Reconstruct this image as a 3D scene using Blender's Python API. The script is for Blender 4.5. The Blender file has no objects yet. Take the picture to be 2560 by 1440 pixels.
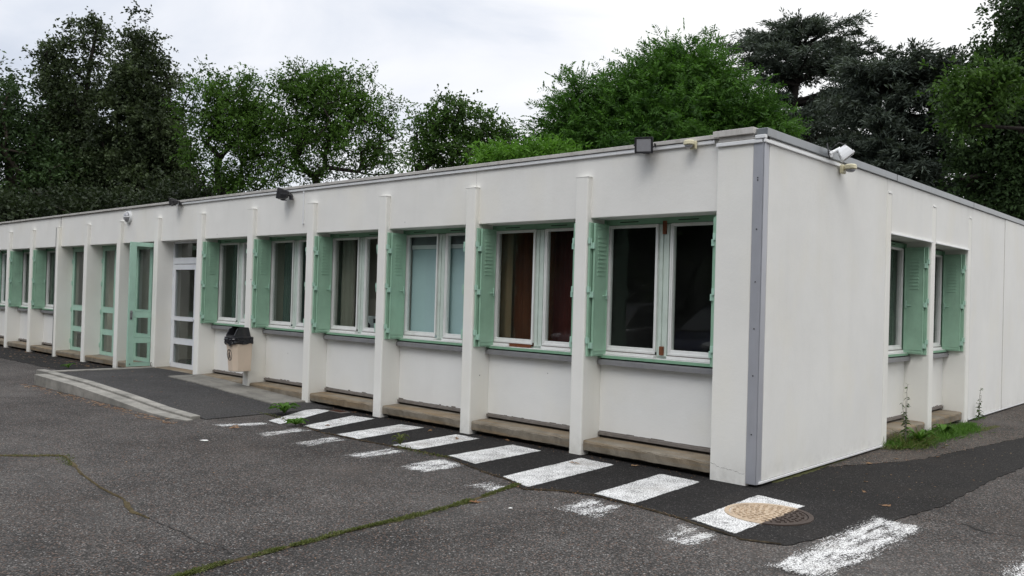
import bpy, math, random
import numpy as np
from mathutils import Vector, Matrix
random.seed(7); rng = np.random.default_rng(11)
S = bpy.context.scene
COL = S.collection
R = math.radians

# ------------------------------------------------------------------ camera
CAM = np.array([3.3278, -6.7003, 1.5585]); FPX = 2114.9
YAW, PITCH, ROLL = R(-42.80217), R(0.64067), R(1.6318)
def basis():
    sy, cy, sp, cp = math.sin(YAW), math.cos(YAW), math.sin(PITCH), math.cos(PITCH)
    f = Vector((sy*cp, cy*cp, sp)); r = Vector((cy, -sy, 0)); u = r.cross(f)
    c, s = math.cos(ROLL), math.sin(ROLL)
    return c*r + s*u, -s*r + c*u, f
RT, UP, FW = basis()
cam = bpy.data.cameras.new('camera'); co = bpy.data.objects.new('camera', cam); COL.objects.link(co)
m = Matrix((RT, UP, -FW)).transposed().to_4x4(); m.translation = Vector(CAM)
co.matrix_world = m
cam.sensor_width = 36; cam.sensor_fit = 'HORIZONTAL'; cam.lens = 36*FPX/2560
cam.clip_end = 3000; cam.clip_start = .05
S.camera = co
def P(u, v, d):
    """the place d metres away (along the ground) in the direction seen at photograph pixel u,v"""
    q = RT*((u-1280)/FPX) - UP*((v-720)/FPX) + FW
    t = d/math.hypot(q.x, q.y)
    return Vector(CAM) + q*t

# ------------------------------------------------------------------ sky, sun, exposure
S.view_settings.view_transform = 'Standard'; S.view_settings.look = 'None'
S.view_settings.gamma = 1; S.view_settings.exposure = 0.17
W = bpy.data.worlds.new('World'); S.world = W; W.use_nodes = True
SUN_EL, SUN_AZ = R(52), R(158)
def build_sky():
    nt = W.node_tree; N = nt.nodes; L = nt.links; N.clear()
    out = N.new('ShaderNodeOutputWorld'); bg = N.new('ShaderNodeBackground')
    tc = N.new('ShaderNodeTexCoord')
    sky = N.new('ShaderNodeTexSky'); sky.sky_type = 'NISHITA'; sky.sun_disc = False
    sky.sun_elevation = SUN_EL; sky.sun_rotation = SUN_AZ
    # cloud deck
    mp = N.new('ShaderNodeMapping'); mp.inputs['Scale'].default_value = (1.0, 1.0, 3.4); mp.inputs['Location'].default_value = (3.1, .4, 1.7)
    L.new(tc.outputs['Generated'], mp.inputs[0])
    n1 = N.new('ShaderNodeTexNoise'); n1.inputs['Scale'].default_value = 2.3; n1.inputs['Detail'].default_value = 7; n1.inputs['Roughness'].default_value = .52
    n1.inputs['Distortion'].default_value = .4
    L.new(mp.outputs[0], n1.inputs['Vector'])
    # the deck thins towards one side
    dt = N.new('ShaderNodeVectorMath'); dt.operation = 'DOT_PRODUCT'
    dt.inputs[1].default_value = (.62, .72, .28)
    L.new(tc.outputs['Generated'], dt.inputs[0])
    mr = N.new('ShaderNodeMapRange'); mr.inputs[1].default_value = -.45; mr.inputs[2].default_value = .75
    mr.inputs[3].default_value = -.05; mr.inputs[4].default_value = .50
    L.new(dt.outputs['Value'], mr.inputs[0])
    ad = N.new('ShaderNodeMath'); ad.operation = 'ADD'; L.new(n1.outputs['Fac'], ad.inputs[0]); L.new(mr.outputs[0], ad.inputs[1])
    cr = N.new('ShaderNodeValToRGB'); e = cr.color_ramp.elements
    e[0].position = .34; e[0].color = (.57, .625, .73, 1)
    e[1].position = .78; e[1].color = (1.0, 1.0, 1.0, 1)
    a = e.new(.50); a.color = (.72, .76, .84, 1)
    a = e.new(.62); a.color = (.87, .885, .93, 1)
    L.new(ad.outputs[0], cr.inputs[0])
    # overcast: brighter overhead than at the horizon
    sx = N.new('ShaderNodeSeparateXYZ'); L.new(tc.outputs['Generated'], sx.inputs[0])
    m2 = N.new('ShaderNodeMapRange'); m2.inputs[1].default_value = .35; m2.inputs[2].default_value = 1.0
    m2.inputs[3].default_value = 1.0; m2.inputs[4].default_value = SKY_ZEN
    L.new(sx.outputs['Z'], m2.inputs[0])
    vm = N.new('ShaderNodeVectorMath'); vm.operation = 'SCALE'; L.new(cr.outputs[0], vm.inputs[0]); L.new(m2.outputs[0], vm.inputs[3])
    sk = N.new('ShaderNodeVectorMath'); sk.operation = 'SCALE'; sk.inputs[3].default_value = .10; L.new(sky.outputs[0], sk.inputs[0])
    mx = N.new('ShaderNodeMix'); mx.data_type = 'RGBA'; mx.inputs[0].default_value = .93
    L.new(sk.outputs[0], mx.inputs[6]); L.new(vm.outputs[0], mx.inputs[7])
    L.new(mx.outputs[2], bg.inputs[0]); bg.inputs[1].default_value = 1.0
    L.new(bg.outputs[0], out.inputs[0])
SKY_ZEN = 2.1
build_sky()
sl = bpy.data.lights.new('sun', 'SUN'); sl.energy = .8; sl.angle = R(25); sl.color = (1, .97, .93)
so = bpy.data.objects.new('sun', sl); COL.objects.link(so)
sd = Vector((math.sin(SUN_AZ)*math.cos(SUN_EL), math.cos(SUN_AZ)*math.cos(SUN_EL), math.sin(SUN_EL)))
so.rotation_euler = (-sd).to_track_quat('-Z', 'Y').to_euler()

# ------------------------------------------------------------------ helpers
def tag(o, label=None, cat=None, group=None, kind=None):
    for k, v in (('label', label), ('category', cat), ('group', group), ('kind', kind)):
        if v: o[k] = v
    return o
def empty(name, loc=(0, 0, 0), rz=0):
    o = bpy.data.objects.new(name, None); COL.objects.link(o); o.location = loc; o.rotation_euler.z = rz
    o.empty_display_size = .1
    return o
def copy_tree(o, parent=None, loc=None):
    c = o.copy(); COL.objects.link(c); c.parent = parent
    if loc is not None: c.location = loc
    for ch in list(o.children): copy_tree(ch, c)
    return c
class MB:
    def __init__(s): s.v = []; s.f = []; s.xf = None
    def add(s, vs, fs):
        b = len(s.v); s.v += [tuple(v) for v in vs]; s.f += [tuple(b+i for i in f) for f in fs]; return s
    def box(s, x0, x1, y0, y1, z0, z1):
        if x0 > x1: x0, x1 = x1, x0
        if y0 > y1: y0, y1 = y1, y0
        if z0 > z1: z0, z1 = z1, z0
        return s.add([(x0,y0,z0),(x1,y0,z0),(x1,y1,z0),(x0,y1,z0),(x0,y0,z1),(x1,y0,z1),(x1,y1,z1),(x0,y1,z1)],
              [(3,2,1,0),(4,5,6,7),(0,1,5,4),(1,2,6,5),(2,3,7,6),(3,0,4,7)])
    def rot_box(s, c, ax, ay, az, hx, hy, hz):
        c = Vector(c); vs = []
        for k in (-1, 1):
            for (i, j) in ((-1,-1),(1,-1),(1,1),(-1,1)): vs.append(c + ax*hx*i + ay*hy*j + az*hz*k)
        return s.add(vs, [(3,2,1,0),(4,5,6,7),(0,1,5,4),(1,2,6,5),(2,3,7,6),(3,0,4,7)])
    def loft(s, rings, cap=True, closed=True):
        b = len(s.v); n = len(rings[0])
        for r in rings: s.v += [tuple(p) for p in r]
        for k in range(len(rings)-1):
            for i in range(n if closed else n-1):
                j = (i+1) % n
                s.f.append((b+k*n+i, b+k*n+j, b+(k+1)*n+j, b+(k+1)*n+i))
        if cap:
            s.f.append(tuple(b+i for i in reversed(range(n)))); s.f.append(tuple(b+(len(rings)-1)*n+i for i in range(n)))
        return s
    def tube(s, pts, rad, n=8, cap=True):
        pts = [Vector(p) for p in pts]; rings = []
        rad = rad if isinstance(rad, (list, tuple)) else [rad]*len(pts)
        for i, p in enumerate(pts):
            d = (pts[min(i+1, len(pts)-1)] - pts[max(i-1, 0)]).normalized()
            a = d.cross(Vector((0,0,1)) if abs(d.z) < .9 else Vector((1,0,0))).normalized(); b = d.cross(a)
            rings.append([p + (a*math.cos(t)+b*math.sin(t))*rad[i] for t in [2*math.pi*k/n for k in range(n)]])
        return s.loft(rings, cap)
    def cyl(s, c, axis, r, h, n=24, r2=None):
        c = Vector(c); axis = Vector(axis).normalized()
        return s.tube([c, c+axis*h], [r, r if r2 is None else r2], n)
    def build(s, name, mat, parent=None, bevel=0, smooth=False, loc=None, segs=2):
        me = bpy.data.meshes.new(name); me.from_pydata(s.v, [], s.f); me.update()
        if smooth: me.polygons.foreach_set('use_smooth', [True]*len(me.polygons))
        me.materials.append(mat)
        o = bpy.data.objects.new(name, me); COL.objects.link(o)
        if parent is not None: o.parent = parent
        if loc is not None: o.location = loc
        if bevel:
            b = o.modifiers.new('bevel', 'BEVEL'); b.width = bevel; b.segments = segs; b.limit_method = 'ANGLE'; b.angle_limit = R(50)
        return o
def npmesh(name, verts, quads, mat, parent=None, tint=None, tris=False):
    k = 3 if tris else 4
    me = bpy.data.meshes.new(name); nv = len(verts); nq = len(quads)
    me.vertices.add(nv); me.vertices.foreach_set('co', verts.astype(np.float32).ravel())
    me.loops.add(nq*k); me.loops.foreach_set('vertex_index', quads.astype(np.int32).ravel())
    me.polygons.add(nq); me.polygons.foreach_set('loop_start', np.arange(0, nq*k, k, dtype=np.int32))
    me.update(calc_edges=True)
    if tint is not None:
        a = me.attributes.new('tint', 'FLOAT', 'POINT'); a.data.foreach_set('value', tint.astype(np.float32))
    me.materials.append(mat)
    o = bpy.data.objects.new(name, me); COL.objects.link(o)
    if parent is not None: o.parent = parent
    return o

# ------------------------------------------------------------------ materials
class NT:
    def __init__(s, name):
        s.m = bpy.data.materials.new(name); s.m.use_nodes = True; s.t = s.m.node_tree; s.N = s.t.nodes; s.L = s.t.links
        s.b = s.N['Principled BSDF']; s.tc = s.N.new('ShaderNodeTexCoord'); s.co = s.tc.outputs['Object']
    def set(s, **k):
        for a, v in k.items():
            i = {'rough': 'Roughness', 'metal': 'Metallic', 'spec': 'Specular IOR Level', 'color': 'Base Color', 'trans': 'Transmission Weight'}[a]
            s.b.inputs[i].default_value = (*v, 1) if isinstance(v, tuple) and len(v) == 3 else v
        return s
    def link(s, a, b): s.L.new(a, b); return b
    def geo(s): return s.N.new('ShaderNodeNewGeometry').outputs['Position']
    def map(s, scale=(1,1,1), src=None, loc=(0,0,0), rot=(0,0,0)):
        n = s.N.new('ShaderNodeMapping'); n.inputs['Scale'].default_value = scale; n.inputs['Location'].default_value = loc; n.inputs['Rotation'].default_value = rot
        s.L.new(src or s.co, n.inputs[0]); return n.outputs[0]
    def noise(s, scale, detail=4, rough=.55, src=None, out='Fac', dist=0):
        n = s.N.new('ShaderNodeTexNoise'); n.inputs['Scale'].default_value = scale; n.inputs['Detail'].default_value = detail
        n.inputs['Roughness'].default_value = rough; n.inputs['Distortion'].default_value = dist
        s.L.new(src or s.co, n.inputs['Vector']); return n.outputs[out]
    def voro(s, scale, src=None, out='Distance', feature='F1'):
        n = s.N.new('ShaderNodeTexVoronoi'); n.feature = feature; n.inputs['Scale'].default_value = scale
        s.L.new(src or s.co, n.inputs['Vector']); return n.outputs[out]
    def ramp(s, fac, stops):
        n = s.N.new('ShaderNodeValToRGB'); e = n.color_ramp.elements
        for i, (p, c) in enumerate(stops):
            c = (c, c, c) if isinstance(c, (int, float)) else c
            if i < 2: e[i].position = p; e[i].color = (*c, 1)
            else: q = e.new(p); q.color = (*c, 1)
        s.L.new(fac, n.inputs[0]); return n.outputs[0]
    def mr(s, v, a, b, c=0, d=1, clamp=True):
        n = s.N.new('ShaderNodeMapRange'); n.clamp = clamp
        for i, x in enumerate((a, b, c, d)): n.inputs[i+1].default_value = x
        s.L.new(v, n.inputs[0]); return n.outputs[0]
    def math(s, op, a, b=0, c=0):
        n = s.N.new('ShaderNodeMath'); n.operation = op
        for i, x in enumerate((a, b, c)):
            if isinstance(x, (int, float)): n.inputs[i].default_value = x
            else: s.L.new(x, n.inputs[i])
        return n.outputs[0]
    def mix(s, fac, a, b, mode='MIX'):
        n = s.N.new('ShaderNodeMix'); n.data_type = 'RGBA'; n.blend_type = mode
        for i, x in ((0, fac), (6, a), (7, b)):
            if isinstance(x, (int, float)): n.inputs[i].default_value = x
            elif isinstance(x, tuple): n.inputs[i].default_value = (*x, 1)
            else: s.L.new(x, n.inputs[i])
        return n.outputs[2]
    def sep(s, src=None):
        n = s.N.new('ShaderNodeSeparateXYZ'); s.L.new(src or s.co, n.inputs[0]); return n.outputs
    def color(s, c): s.L.new(c, s.b.inputs['Base Color']); return s
    def rough(s, c): s.L.new(c, s.b.inputs['Roughness']); return s
    def bump(s, h, strength=.3, dist=.01, prev=None):
        n = s.N.new('ShaderNodeBump'); n.inputs['Strength'].default_value = strength; n.inputs['Distance'].default_value = dist
        s.L.new(h, n.inputs['Height'])
        if prev is not None: s.L.new(prev, n.inputs['Normal'])
        s.L.new(n.outputs[0], s.b.inputs['Normal']); return n.outputs[0]

def m_wall(name, base, streak=.5):
    s = NT(name).set(rough=.85, spec=.25); p = s.geo()
    big = s.noise(.9, 5, .6, p)
    c = s.mix(s.mr(big, .35, .7), tuple(x*.925 for x in base), base)
    # rain streaks and grime of their own shape
    st = s.noise(1, 6, .65, s.map((3.2, 3.2, .45), p))
    c = s.mix(s.math('MULTIPLY', s.mr(st, .54, .80), .15*streak), c, (.42, .40, .35))
    yl = s.noise(1.7, 3, .5, s.map((1,1,.6), p, (4,2,9)))
    c = s.mix(s.math('MULTIPLY', s.mr(yl, .5, .75), .30), c, (base[0]*.98, base[1]*.94, base[2]*.82))
    z = s.sep(p)[2]
    # splash dirt: scuffed, patchy, close above the ground
    sp = s.math('MULTIPLY', s.mr(z, .03, .24, 1, 0), s.mr(s.noise(9, 6, .7, p), .42, .72))
    c = s.mix(s.math('MULTIPLY', sp, .42*streak), c, (.30, .28, .24))
    # tiny chips and screw holes
    ch = s.mr(s.voro(4.2, p), .026, .038, 1, 0)
    pick = s.mr(s.noise(2.1, 1, .5, p), .60, .62)
    tp = s.math('MULTIPLY', s.mr(s.sep(p)[2], 2.55, 2.97), s.mr(s.noise(1, 5, .6, s.map((3.5, 3.5, .6), p, (2, 5, 0))), .50, .78))
    c = s.mix(s.math('MULTIPLY', tp, .30*streak), c, (.33, .32, .29))
    c = s.mix(s.math('MULTIPLY', s.math('MULTIPLY', ch, pick), .8), c, (.07, .065, .06))
    s.color(c)
    fine = s.noise(240, 3, .6, p); mid = s.noise(38, 4, .6, p); lg = s.noise(3.2, 2, .5, p)
    a = s.bump(fine, .30, .004); b = s.bump(mid, .22, .006, a); s.bump(lg, .25, .02, b)
    return s.m
M = {}
M['wall'] = m_wall('white_render', (.835, .826, .79))
M['panel'] = m_wall('white_panel', (.80, .798, .775), .6)
M['pilaster'] = m_wall('cream_white_render', (.85, .842, .80), .8)
def simple(name, col, rough=.5, metal=0, var=.12, scale=12, bump=.05, spec=.4, dirt=0):
    s = NT(name).set(rough=rough, metal=metal, spec=spec); p = s.geo()
    n = s.noise(scale, 5, .6, p)
    c = s.mix(s.mr(n, .3, .7), tuple(x*(1-var) for x in col), tuple(min(1, x*(1+var*.5)) for x in col))
    if dirt:
        d = s.noise(4.0, 7, .7, s.map((3,3,.8), p))
        c = s.mix(s.math('MULTIPLY', s.mr(d, .5, .72), dirt), c, (.16, .14, .11))
    s.color(c); s.rough(s.mr(n, .3, .7, rough*.85, min(1, rough*1.15)))
    if bump: s.bump(s.noise(scale*9, 3, .6, p), bump, .003)
    return s.m
M['green'] = simple('pale_green_paint', (.325, .525, .39), .42, 0, .10, 6, .12, .5, .14)
M['green_light'] = simple('faded_green_paint', (.39, .60, .49), .45, 0, .08, 6, .1, .5, .1)
M['green_dark'] = simple('green_frame_paint', (.22, .40, .27), .5, 0, .15, 5, .1, .4, .2)
M['pale_frame'] = simple('greenish_white_old_paint', (.56, .64, .58), .5, 0, .08, 9, .1, .4, .2)
M['white_frame'] = simple('white_frame_paint', (.76, .765, .75), .4, 0, .05, 9, .06, .5, .12)
M['white_pvc'] = simple('white_plastic', (.78, .79, .80), .35, 0, .04, 9, .03, .5, .1)
M['alu'] = simple('white_aluminium', (.74, .76, .79), .35, .0, .03, 9, .02, .6, .08)
M['grey_metal'] = simple('grey_lacquered_sheet', (.42, .43, .47), .38, .25, .05, 3, .02, .5, .12)
M['sill'] = simple('grey_sill', (.27, .27, .28), .5, .3, .12, 7, .05, .5, .35)
M['coping_light'] = simple('weathered_coping', (.56, .54, .51), .55, .1, .12, 5, .1, .4, .35)
M['coping_zinc'] = simple('zinc_coping', (.27, .285, .30), .36, .65, .14, 2.5, .06, .5, .35)
M['drip'] = simple('grey_brown_drip_strip', (.20, .18, .165), .7, 0, .25, 14, .3, .3, .5)
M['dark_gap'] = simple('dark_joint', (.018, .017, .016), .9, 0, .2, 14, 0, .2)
M['black'] = simple('black_lacquer', (.022, .022, .026), .42, 0, .2, 14, .08, .5, .2)
M['black_bag'] = simple('black_bin_bag', (.012, .012, .016), .28, 0, .2, 20, .2, .6)
M['cream'] = simple('yellowed_cream_plastic', (.66, .61, .42), .42, 0, .07, 12, .03, .5, .2)
M['bin'] = simple('beige_plastic', (.70, .575, .46), .5, 0, .06, 4, .04, .4, .1)
M['lens_grey'] = simple('grey_lens', (.30, .30, .32), .22, 0, .1, 14, .02, .7)
M['wood'] = simple('bare_reddish_wood', (.17, .062, .030), .8, 0, .3, 30, .4, .2)
M['wood_dark'] = simple('bare_dark_wood', (.07, .028, .016), .8, 0, .3, 30, .4, .2)
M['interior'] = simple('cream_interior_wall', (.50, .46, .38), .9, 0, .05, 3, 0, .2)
M['interior_dark'] = simple('dim_interior', (.035, .033, .032), .9, 0, .1, 3, 0, .2)  # near-black: the unlit room's darkness is put into the colour
M['blind'] = simple('pale_blue_blind', (.52, .66, .70), .8, 0, .03, 3, .02, .2)
M['blind_box'] = simple('grey_blind_head', (.20, .21, .23), .7, 0, .05, 3, .02, .3)
M['curtain_beige'] = simple('beige_curtain', (.17, .115, .065), .95, 0, .1, 3, 0, .1)
M['curtain_grey'] = simple('grey_beige_curtain', (.22, .21, .175), .95, 0, .1, 3, 0, .1)
M['curtain_brown'] = simple('rust_brown_curtain', (.11, .042, .022), .95, 0, .15, 3, 0, .1)
M['curtain_red'] = simple('dark_red_curtain', (.075, .018, .016), .95, 0, .15, 3, 0, .1)
M['curtain_green'] = simple('dark_green_curtain', (.075, .11, .10), .95, 0, .15, 3, 0, .1)
M['appliance'] = simple('white_enamel', (.62, .63, .64), .3, 0, .03, 3, 0, .5)
M['bark'] = simple('bark', (.075, .062, .052), .95, 0, .35, 9, .6, .1)
M['bark_dark'] = simple('dark_bark', (.035, .030, .027), .95, 0, .35, 9, .6, .1)
M['roof_felt'] = simple('roof_gravel', (.16, .155, .15), .95, 0, .3, 20, .4, .1)

def m_glass():
    s = NT('window_glass'); s.N.remove(s.b)
    out = s.N['Material Output']
    tr = s.N.new('ShaderNodeBsdfTransparent'); tr.inputs[0].default_value = (.92, .945, .93, 1)
    gl = s.N.new('ShaderNodeBsdfGlossy'); gl.inputs['Roughness'].default_value = .012
    bp = s.N.new('ShaderNodeBump'); bp.inputs['Strength'].default_value = .05; bp.inputs['Distance'].default_value = .01
    s.L.new(s.noise(2.2, 2, .4, s.geo()), bp.inputs['Height']); s.L.new(bp.outputs[0], gl.inputs['Normal'])
    lw = s.N.new('ShaderNodeLayerWeight'); lw.inputs[0].default_value = .5
    f2 = s.math('MULTIPLY_ADD', s.math('POWER', lw.outputs['Facing'], 4.5), .80, .022)
    # greasy dust film
    df = s.N.new('ShaderNodeBsdfDiffuse'); df.inputs[0].default_value = (.5, .5, .48, 1)
    mx = s.N.new('ShaderNodeMixShader'); s.L.new(f2, mx.inputs[0]); s.L.new(tr.outputs[0], mx.inputs[1]); s.L.new(gl.outputs[0], mx.inputs[2])
    m3 = s.N.new('ShaderNodeMixShader'); s.L.new(s.mr(s.noise(3, 5, .6, s.geo()), .35, .75, .001, .010), m3.inputs[0])
    s.L.new(mx.outputs[0], m3.inputs[1]); s.L.new(df.outputs[0], m3.inputs[2])
    s.L.new(m3.outputs[0], out.inputs[0]); return s.m
M['glass'] = m_glass()

def m_asphalt(name, dark, light, speck, scale=85, wet=.0, speckamt=.5, warm=.3):
    s = NT(name).set(rough=.92, spec=.22); p = s.geo()
    big = s.noise(.33, 6, .62, p); mid = s.noise(2.3, 6, .65, p)
    tone = s.math('ADD', s.math('MULTIPLY', big, .68), s.math('MULTIPLY', mid, .32))
    base = s.mix(s.mr(tone, .40, .60), dark, light)
    vc = s.N.new('ShaderNodeTexVoronoi'); vc.inputs['Scale'].default_value = scale; s.L.new(p, vc.inputs['Vector'])
    cell = s.sep(vc.outputs['Color'])
    st = s.ramp(cell[0], [(0, .12), (.5, .6), (.78, 1.2), (1, 3.1)])
    base = s.mix(speckamt, base, s.mix(1.0, base, st, 'MULTIPLY'))
    # a few near-white chips and rusty ones
    ch = s.mr(cell[1], .955, .97); ch = s.math('MULTIPLY', ch, s.mr(cell[2], .3, .5))
    base = s.mix(s.math('MULTIPLY', ch, .75), base, speck)
    rd = s.math('MULTIPLY', s.mr(cell[2], .93, .95), warm)
    base = s.mix(rd, base, (.20, .12, .085))
    oil = s.mr(s.noise(1.6, 5, .6, s.map((1,1,1), p, (11, 4, 2))), .60, .70)
    base = s.mix(s.math('MULTIPLY', oil, .38*warm*2), base, (.030, .028, .027))
    fade = s.mr(s.noise(.55, 4, .55, s.map((1,1,1), p, (1, 9, 2))), .50, .66)
    base = s.mix(s.math('MULTIPLY', fade, .35*warm), base, (.125, .12, .115))
    # worn brownish patches
    br = s.noise(.8, 7, .7, s.map((1,1,1), p, (7,3,1)))
    base = s.mix(s.math('MULTIPLY', s.mr(br, .52, .72), .35*warm+.05), base, (.105, .085, .072))
    s.color(base)
    h = s.math('SUBTRACT', 1, s.math('MULTIPLY', vc.outputs['Distance'], 1.2))
    a = s.bump(h, .55, .006); b = s.bump(s.noise(9, 5, .6, p), .35, .012, a); s.bump(s.noise(1.1, 3, .5, p), .3, .04, b)
    return s.m
M['old_asphalt'] = m_asphalt('old_asphalt', (.036, .0335, .032), (.082, .0765, .0725), (.34, .33, .32), 118, 0, .78, .5)
M['new_asphalt'] = m_asphalt('fresh_asphalt', (.0115, .0110, .0106), (.0185, .0175, .0172), (.13, .12, .12), 130, 0, .6, .06)
M['ramp_asphalt'] = m_asphalt('ramp_asphalt', (.037, .036, .036), (.052, .051, .051), (.16, .155, .15), 120, 0, .5, .1)
M['rough_asphalt'] = m_asphalt('crumbling_asphalt', (.034, .031, .028), (.078, .071, .064), (.30, .28, .25), 100, 0, .8, .9)

def m_concrete(name, a, b, c, stainy=.5):
    s = NT(name).set(rough=.85, spec=.3); p = s.geo()
    n = s.noise(2.6, 7, .68, p); k = s.mix(s.mr(n, .33, .66), a, b)
    st = s.noise(1, 6, .6, s.map((.9, 9, 16), p)); k = s.mix(s.math('MULTIPLY', s.mr(st, .45, .65), stainy), k, c)
    bl = s.noise(7, 7, .75, s.map((1,1,.7), p, (3,1,0))); k = s.mix(s.math('MULTIPLY', s.mr(bl, .55, .72), .55), k, (.06, .055, .05))
    sp = s.noise(160, 2, .5, p); k = s.mix(.35, k, s.mix(1, k, s.ramp(sp, [(.3, .55), (.7, 1.35)]), 'MULTIPLY'))
    s.color(k); a_ = s.bump(sp, .4, .004); s.bump(s.noise(14, 5, .6, p), .35, .01, a_); return s.m
M['ledge'] = m_concrete('weathered_ledge_concrete', (.135, .115, .085), (.255, .225, .18), (.25, .165, .08), .6)
M['kerb'] = m_concrete('kerb_concrete', (.16, .155, .14), (.34, .325, .295), (.22, .215, .19), .5)
M['slab'] = m_concrete('slab_concrete', (.11, .105, .095), (.245, .235, .21), (.22, .21, .18), .5)
M['dark_base'] = m_concrete('dark_foundation', (.05, .045, .04), (.085, .075, .065), (.05, .045, .04), .3)

def m_paint(worn):
    s = NT('crossing_paint_worn' if worn else 'crossing_paint').set(rough=.8, spec=.3); p = s.geo()
    n = s.noise(95, 3, .65, p); n2 = s.noise(11, 5, .7, p)
    c = s.mix(s.mr(n2, .3, .7), (.62, .62, .61), (.78, .78, .775))
    pits = s.mr(s.math('ADD', s.math('MULTIPLY', n, .8), s.math('MULTIPLY', s.noise(5, 4, .6, p), .22)), .455, .50, 1, 0)
    c = s.mix(s.math('MULTIPLY', pits, .9), c, (.035, .033, .034))
    gr = s.noise(2.0, 7, .7, s.map((1,1,1), p, (5, 8, 1)))
    c = s.mix(s.math('MULTIPLY', s.mr(gr, .52, .68), .45), c, (.22, .19, .155))
    s.color(c); s.bump(n, .6, .003)
    out = s.N['Material Output']; tr = s.N.new('ShaderNodeBsdfTransparent'); mx = s.N.new('ShaderNodeMixShader')
    uv = s.N.new('ShaderNodeAttribute'); uv.attribute_name = 'edge'
    e = uv.outputs['Fac']
    if worn:
        w = s.math('ADD', s.math('ADD', s.math('MULTIPLY', s.noise(120, 2, .6, s.map((1, .7, 1), p)), .95), s.math('MULTIPLY', s.noise(5.5, 5, .72, s.map((2.2, .45, 1), p)), 1.0)), s.math('MULTIPLY', e, .34))
        al = s.mr(w, 1.27, 1.36)
    else:
        w = s.math('ADD', s.math('ADD', s.math('MULTIPLY', s.noise(60, 4, .7, p), .5), s.math('MULTIPLY', s.noise(6, 4, .6, p), .35)), s.math('MULTIPLY', e, .36))
        al = s.mr(w, .655, .72)
    s.L.new(al, mx.inputs[0]); s.L.new(tr.outputs[0], mx.inputs[1]); s.L.new(s.b.outputs[0], mx.inputs[2]); s.L.new(mx.outputs[0], out.inputs[0])
    return s.m
M['paint'] = m_paint(False); M['paint_worn'] = m_paint(True)

def m_leaf(name, dark, light, trans=.35, rough=.5):
    s = NT(name).set(rough=rough, spec=.14)
    at = s.N.new('ShaderNodeAttribute'); at.attribute_name = 'tint'
    c = s.mix(at.outputs['Fac'], dark, light); s.color(c)
    out = s.N['Material Output']; tl = s.N.new('ShaderNodeBsdfTranslucent'); s.L.new(s.mix(1.0, c, (1.0, 1.15, .55), 'MULTIPLY'), tl.inputs[0])
    mx = s.N.new('ShaderNodeMixShader'); mx.inputs[0].default_value = trans
    s.L.new(s.b.outputs[0], mx.inputs[1]); s.L.new(tl.outputs[0], mx.inputs[2]); s.L.new(mx.outputs[0], out.inputs[0]); return s.m
M['leaf_thicket'] = m_leaf('thicket_leaf', (.010, .015, .009), (.045, .064, .030), .2)
M['leaf_dark'] = m_leaf('dark_leaf', (.013, .024, .010), (.060, .105, .038), .25)
M['leaf_oak'] = m_leaf('oak_leaf', (.013, .020, .012), (.075, .102, .048), .25)
M['leaf_mid'] = m_leaf('mid_leaf', (.018, .040, .011), (.080, .150, .032), .32)
M['leaf_ash'] = m_leaf('ash_leaf', (.022, .044, .010), (.092, .180, .034), .38)
M['leaf_bright'] = m_leaf('bright_leaf', (.014, .042, .009), (.092, .200, .036), .36)
M['leaf_lime'] = m_leaf('lime_leaf', (.06, .14, .02), (.13, .27, .04), .35)
M['needle'] = m_leaf('cedar_needle', (.022, .030, .025), (.110, .135, .108), .15, .6)
M['weed'] = m_leaf('weed_leaf', (.05, .11, .02), (.12, .24, .045), .3)
M['grass'] = m_leaf('grass_blade', (.065, .080, .028), (.16, .18, .065), .3)
M['moss'] = simple('moss', (.070, .072, .030), .95, 0, .5, 30, .8, .1)
M['debris'] = simple('gritty_debris', (.065, .052, .035), .95, 0, .6, 40, .8, .1)
M['moss_brown'] = simple('dry_moss', (.095, .076, .042), .95, 0, .5, 30, .8, .1)
M['dry_leaf'] = m_leaf('dry_leaf', (.16, .075, .035), (.34, .22, .13), .15)
M['litter'] = simple('white_scrap', (.7, .7, .68), .7, 0, .1, 20, .1, .3)

exec_order = None
# ------------------------------------------------------------------ the ground
def sheet(name, pts, z, mat, thick=0, kind='structure', sub=0):
    me = bpy.data.meshes.new(name); b = MB(); n = len(pts)
    vs = [(x, y, z) for x, y in pts]
    if thick: vs += [(x, y, z-thick) for x, y in pts]
    fs = [tuple(range(n))]
    if thick: fs += [(i, (i+n), ((i+1) % n)+n, (i+1) % n) for i in range(n)]
    b.add(vs, fs); o = b.build(name, mat); tag(o, kind=kind); return o
def ccw(pts):
    a = sum(pts[i][0]*pts[(i+1) % len(pts)][1]-pts[(i+1) % len(pts)][0]*pts[i][1] for i in range(len(pts)))
    return pts if a > 0 else pts[::-1]
def ragged(pts, step=.05, amp=.012, seed=1, closed=True):
    r = random.Random(seed); out = []
    n = len(pts)
    for i in range(n if closed else n-1):
        a, b = Vector(pts[i]), Vector(pts[(i+1) % n]); L = (b-a).length; k = max(1, int(L/step))
        nrm = Vector((-(b-a).y, (b-a).x)).normalized()
        for j in range(k):
            p = a.lerp(b, j/k) + nrm*((r.random()-.5)*2*amp if (j or True) else 0); out.append((p.x, p.y))
    if not closed: out.append(tuple(pts[-1]))
    return out
sheet('ground', [(-400, -400), (400, -400), (400, 400), (-400, 400)], 0, M['old_asphalt'])
outer = [(-6.15, -.95), (-5.25, -1.07), (-4.6, -1.22), (-3.96, -1.20), (-3.07, -1.12), (-2.62, -1.12), (-1.92, -1.33), (-1.55, -1.40), (-1.24, -1.56), (-1.02, -1.37), (-.75, -1.29),
         (-.27, -1.32), (.10, -1.37), (.66, -1.53), (.93, -1.43), (1.06, -.87), (1.19, -.16), (1.30, .62), (1.30, 2.2), (1.36, 3.1), (1.5, 6), (1.8, 14)]
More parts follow.
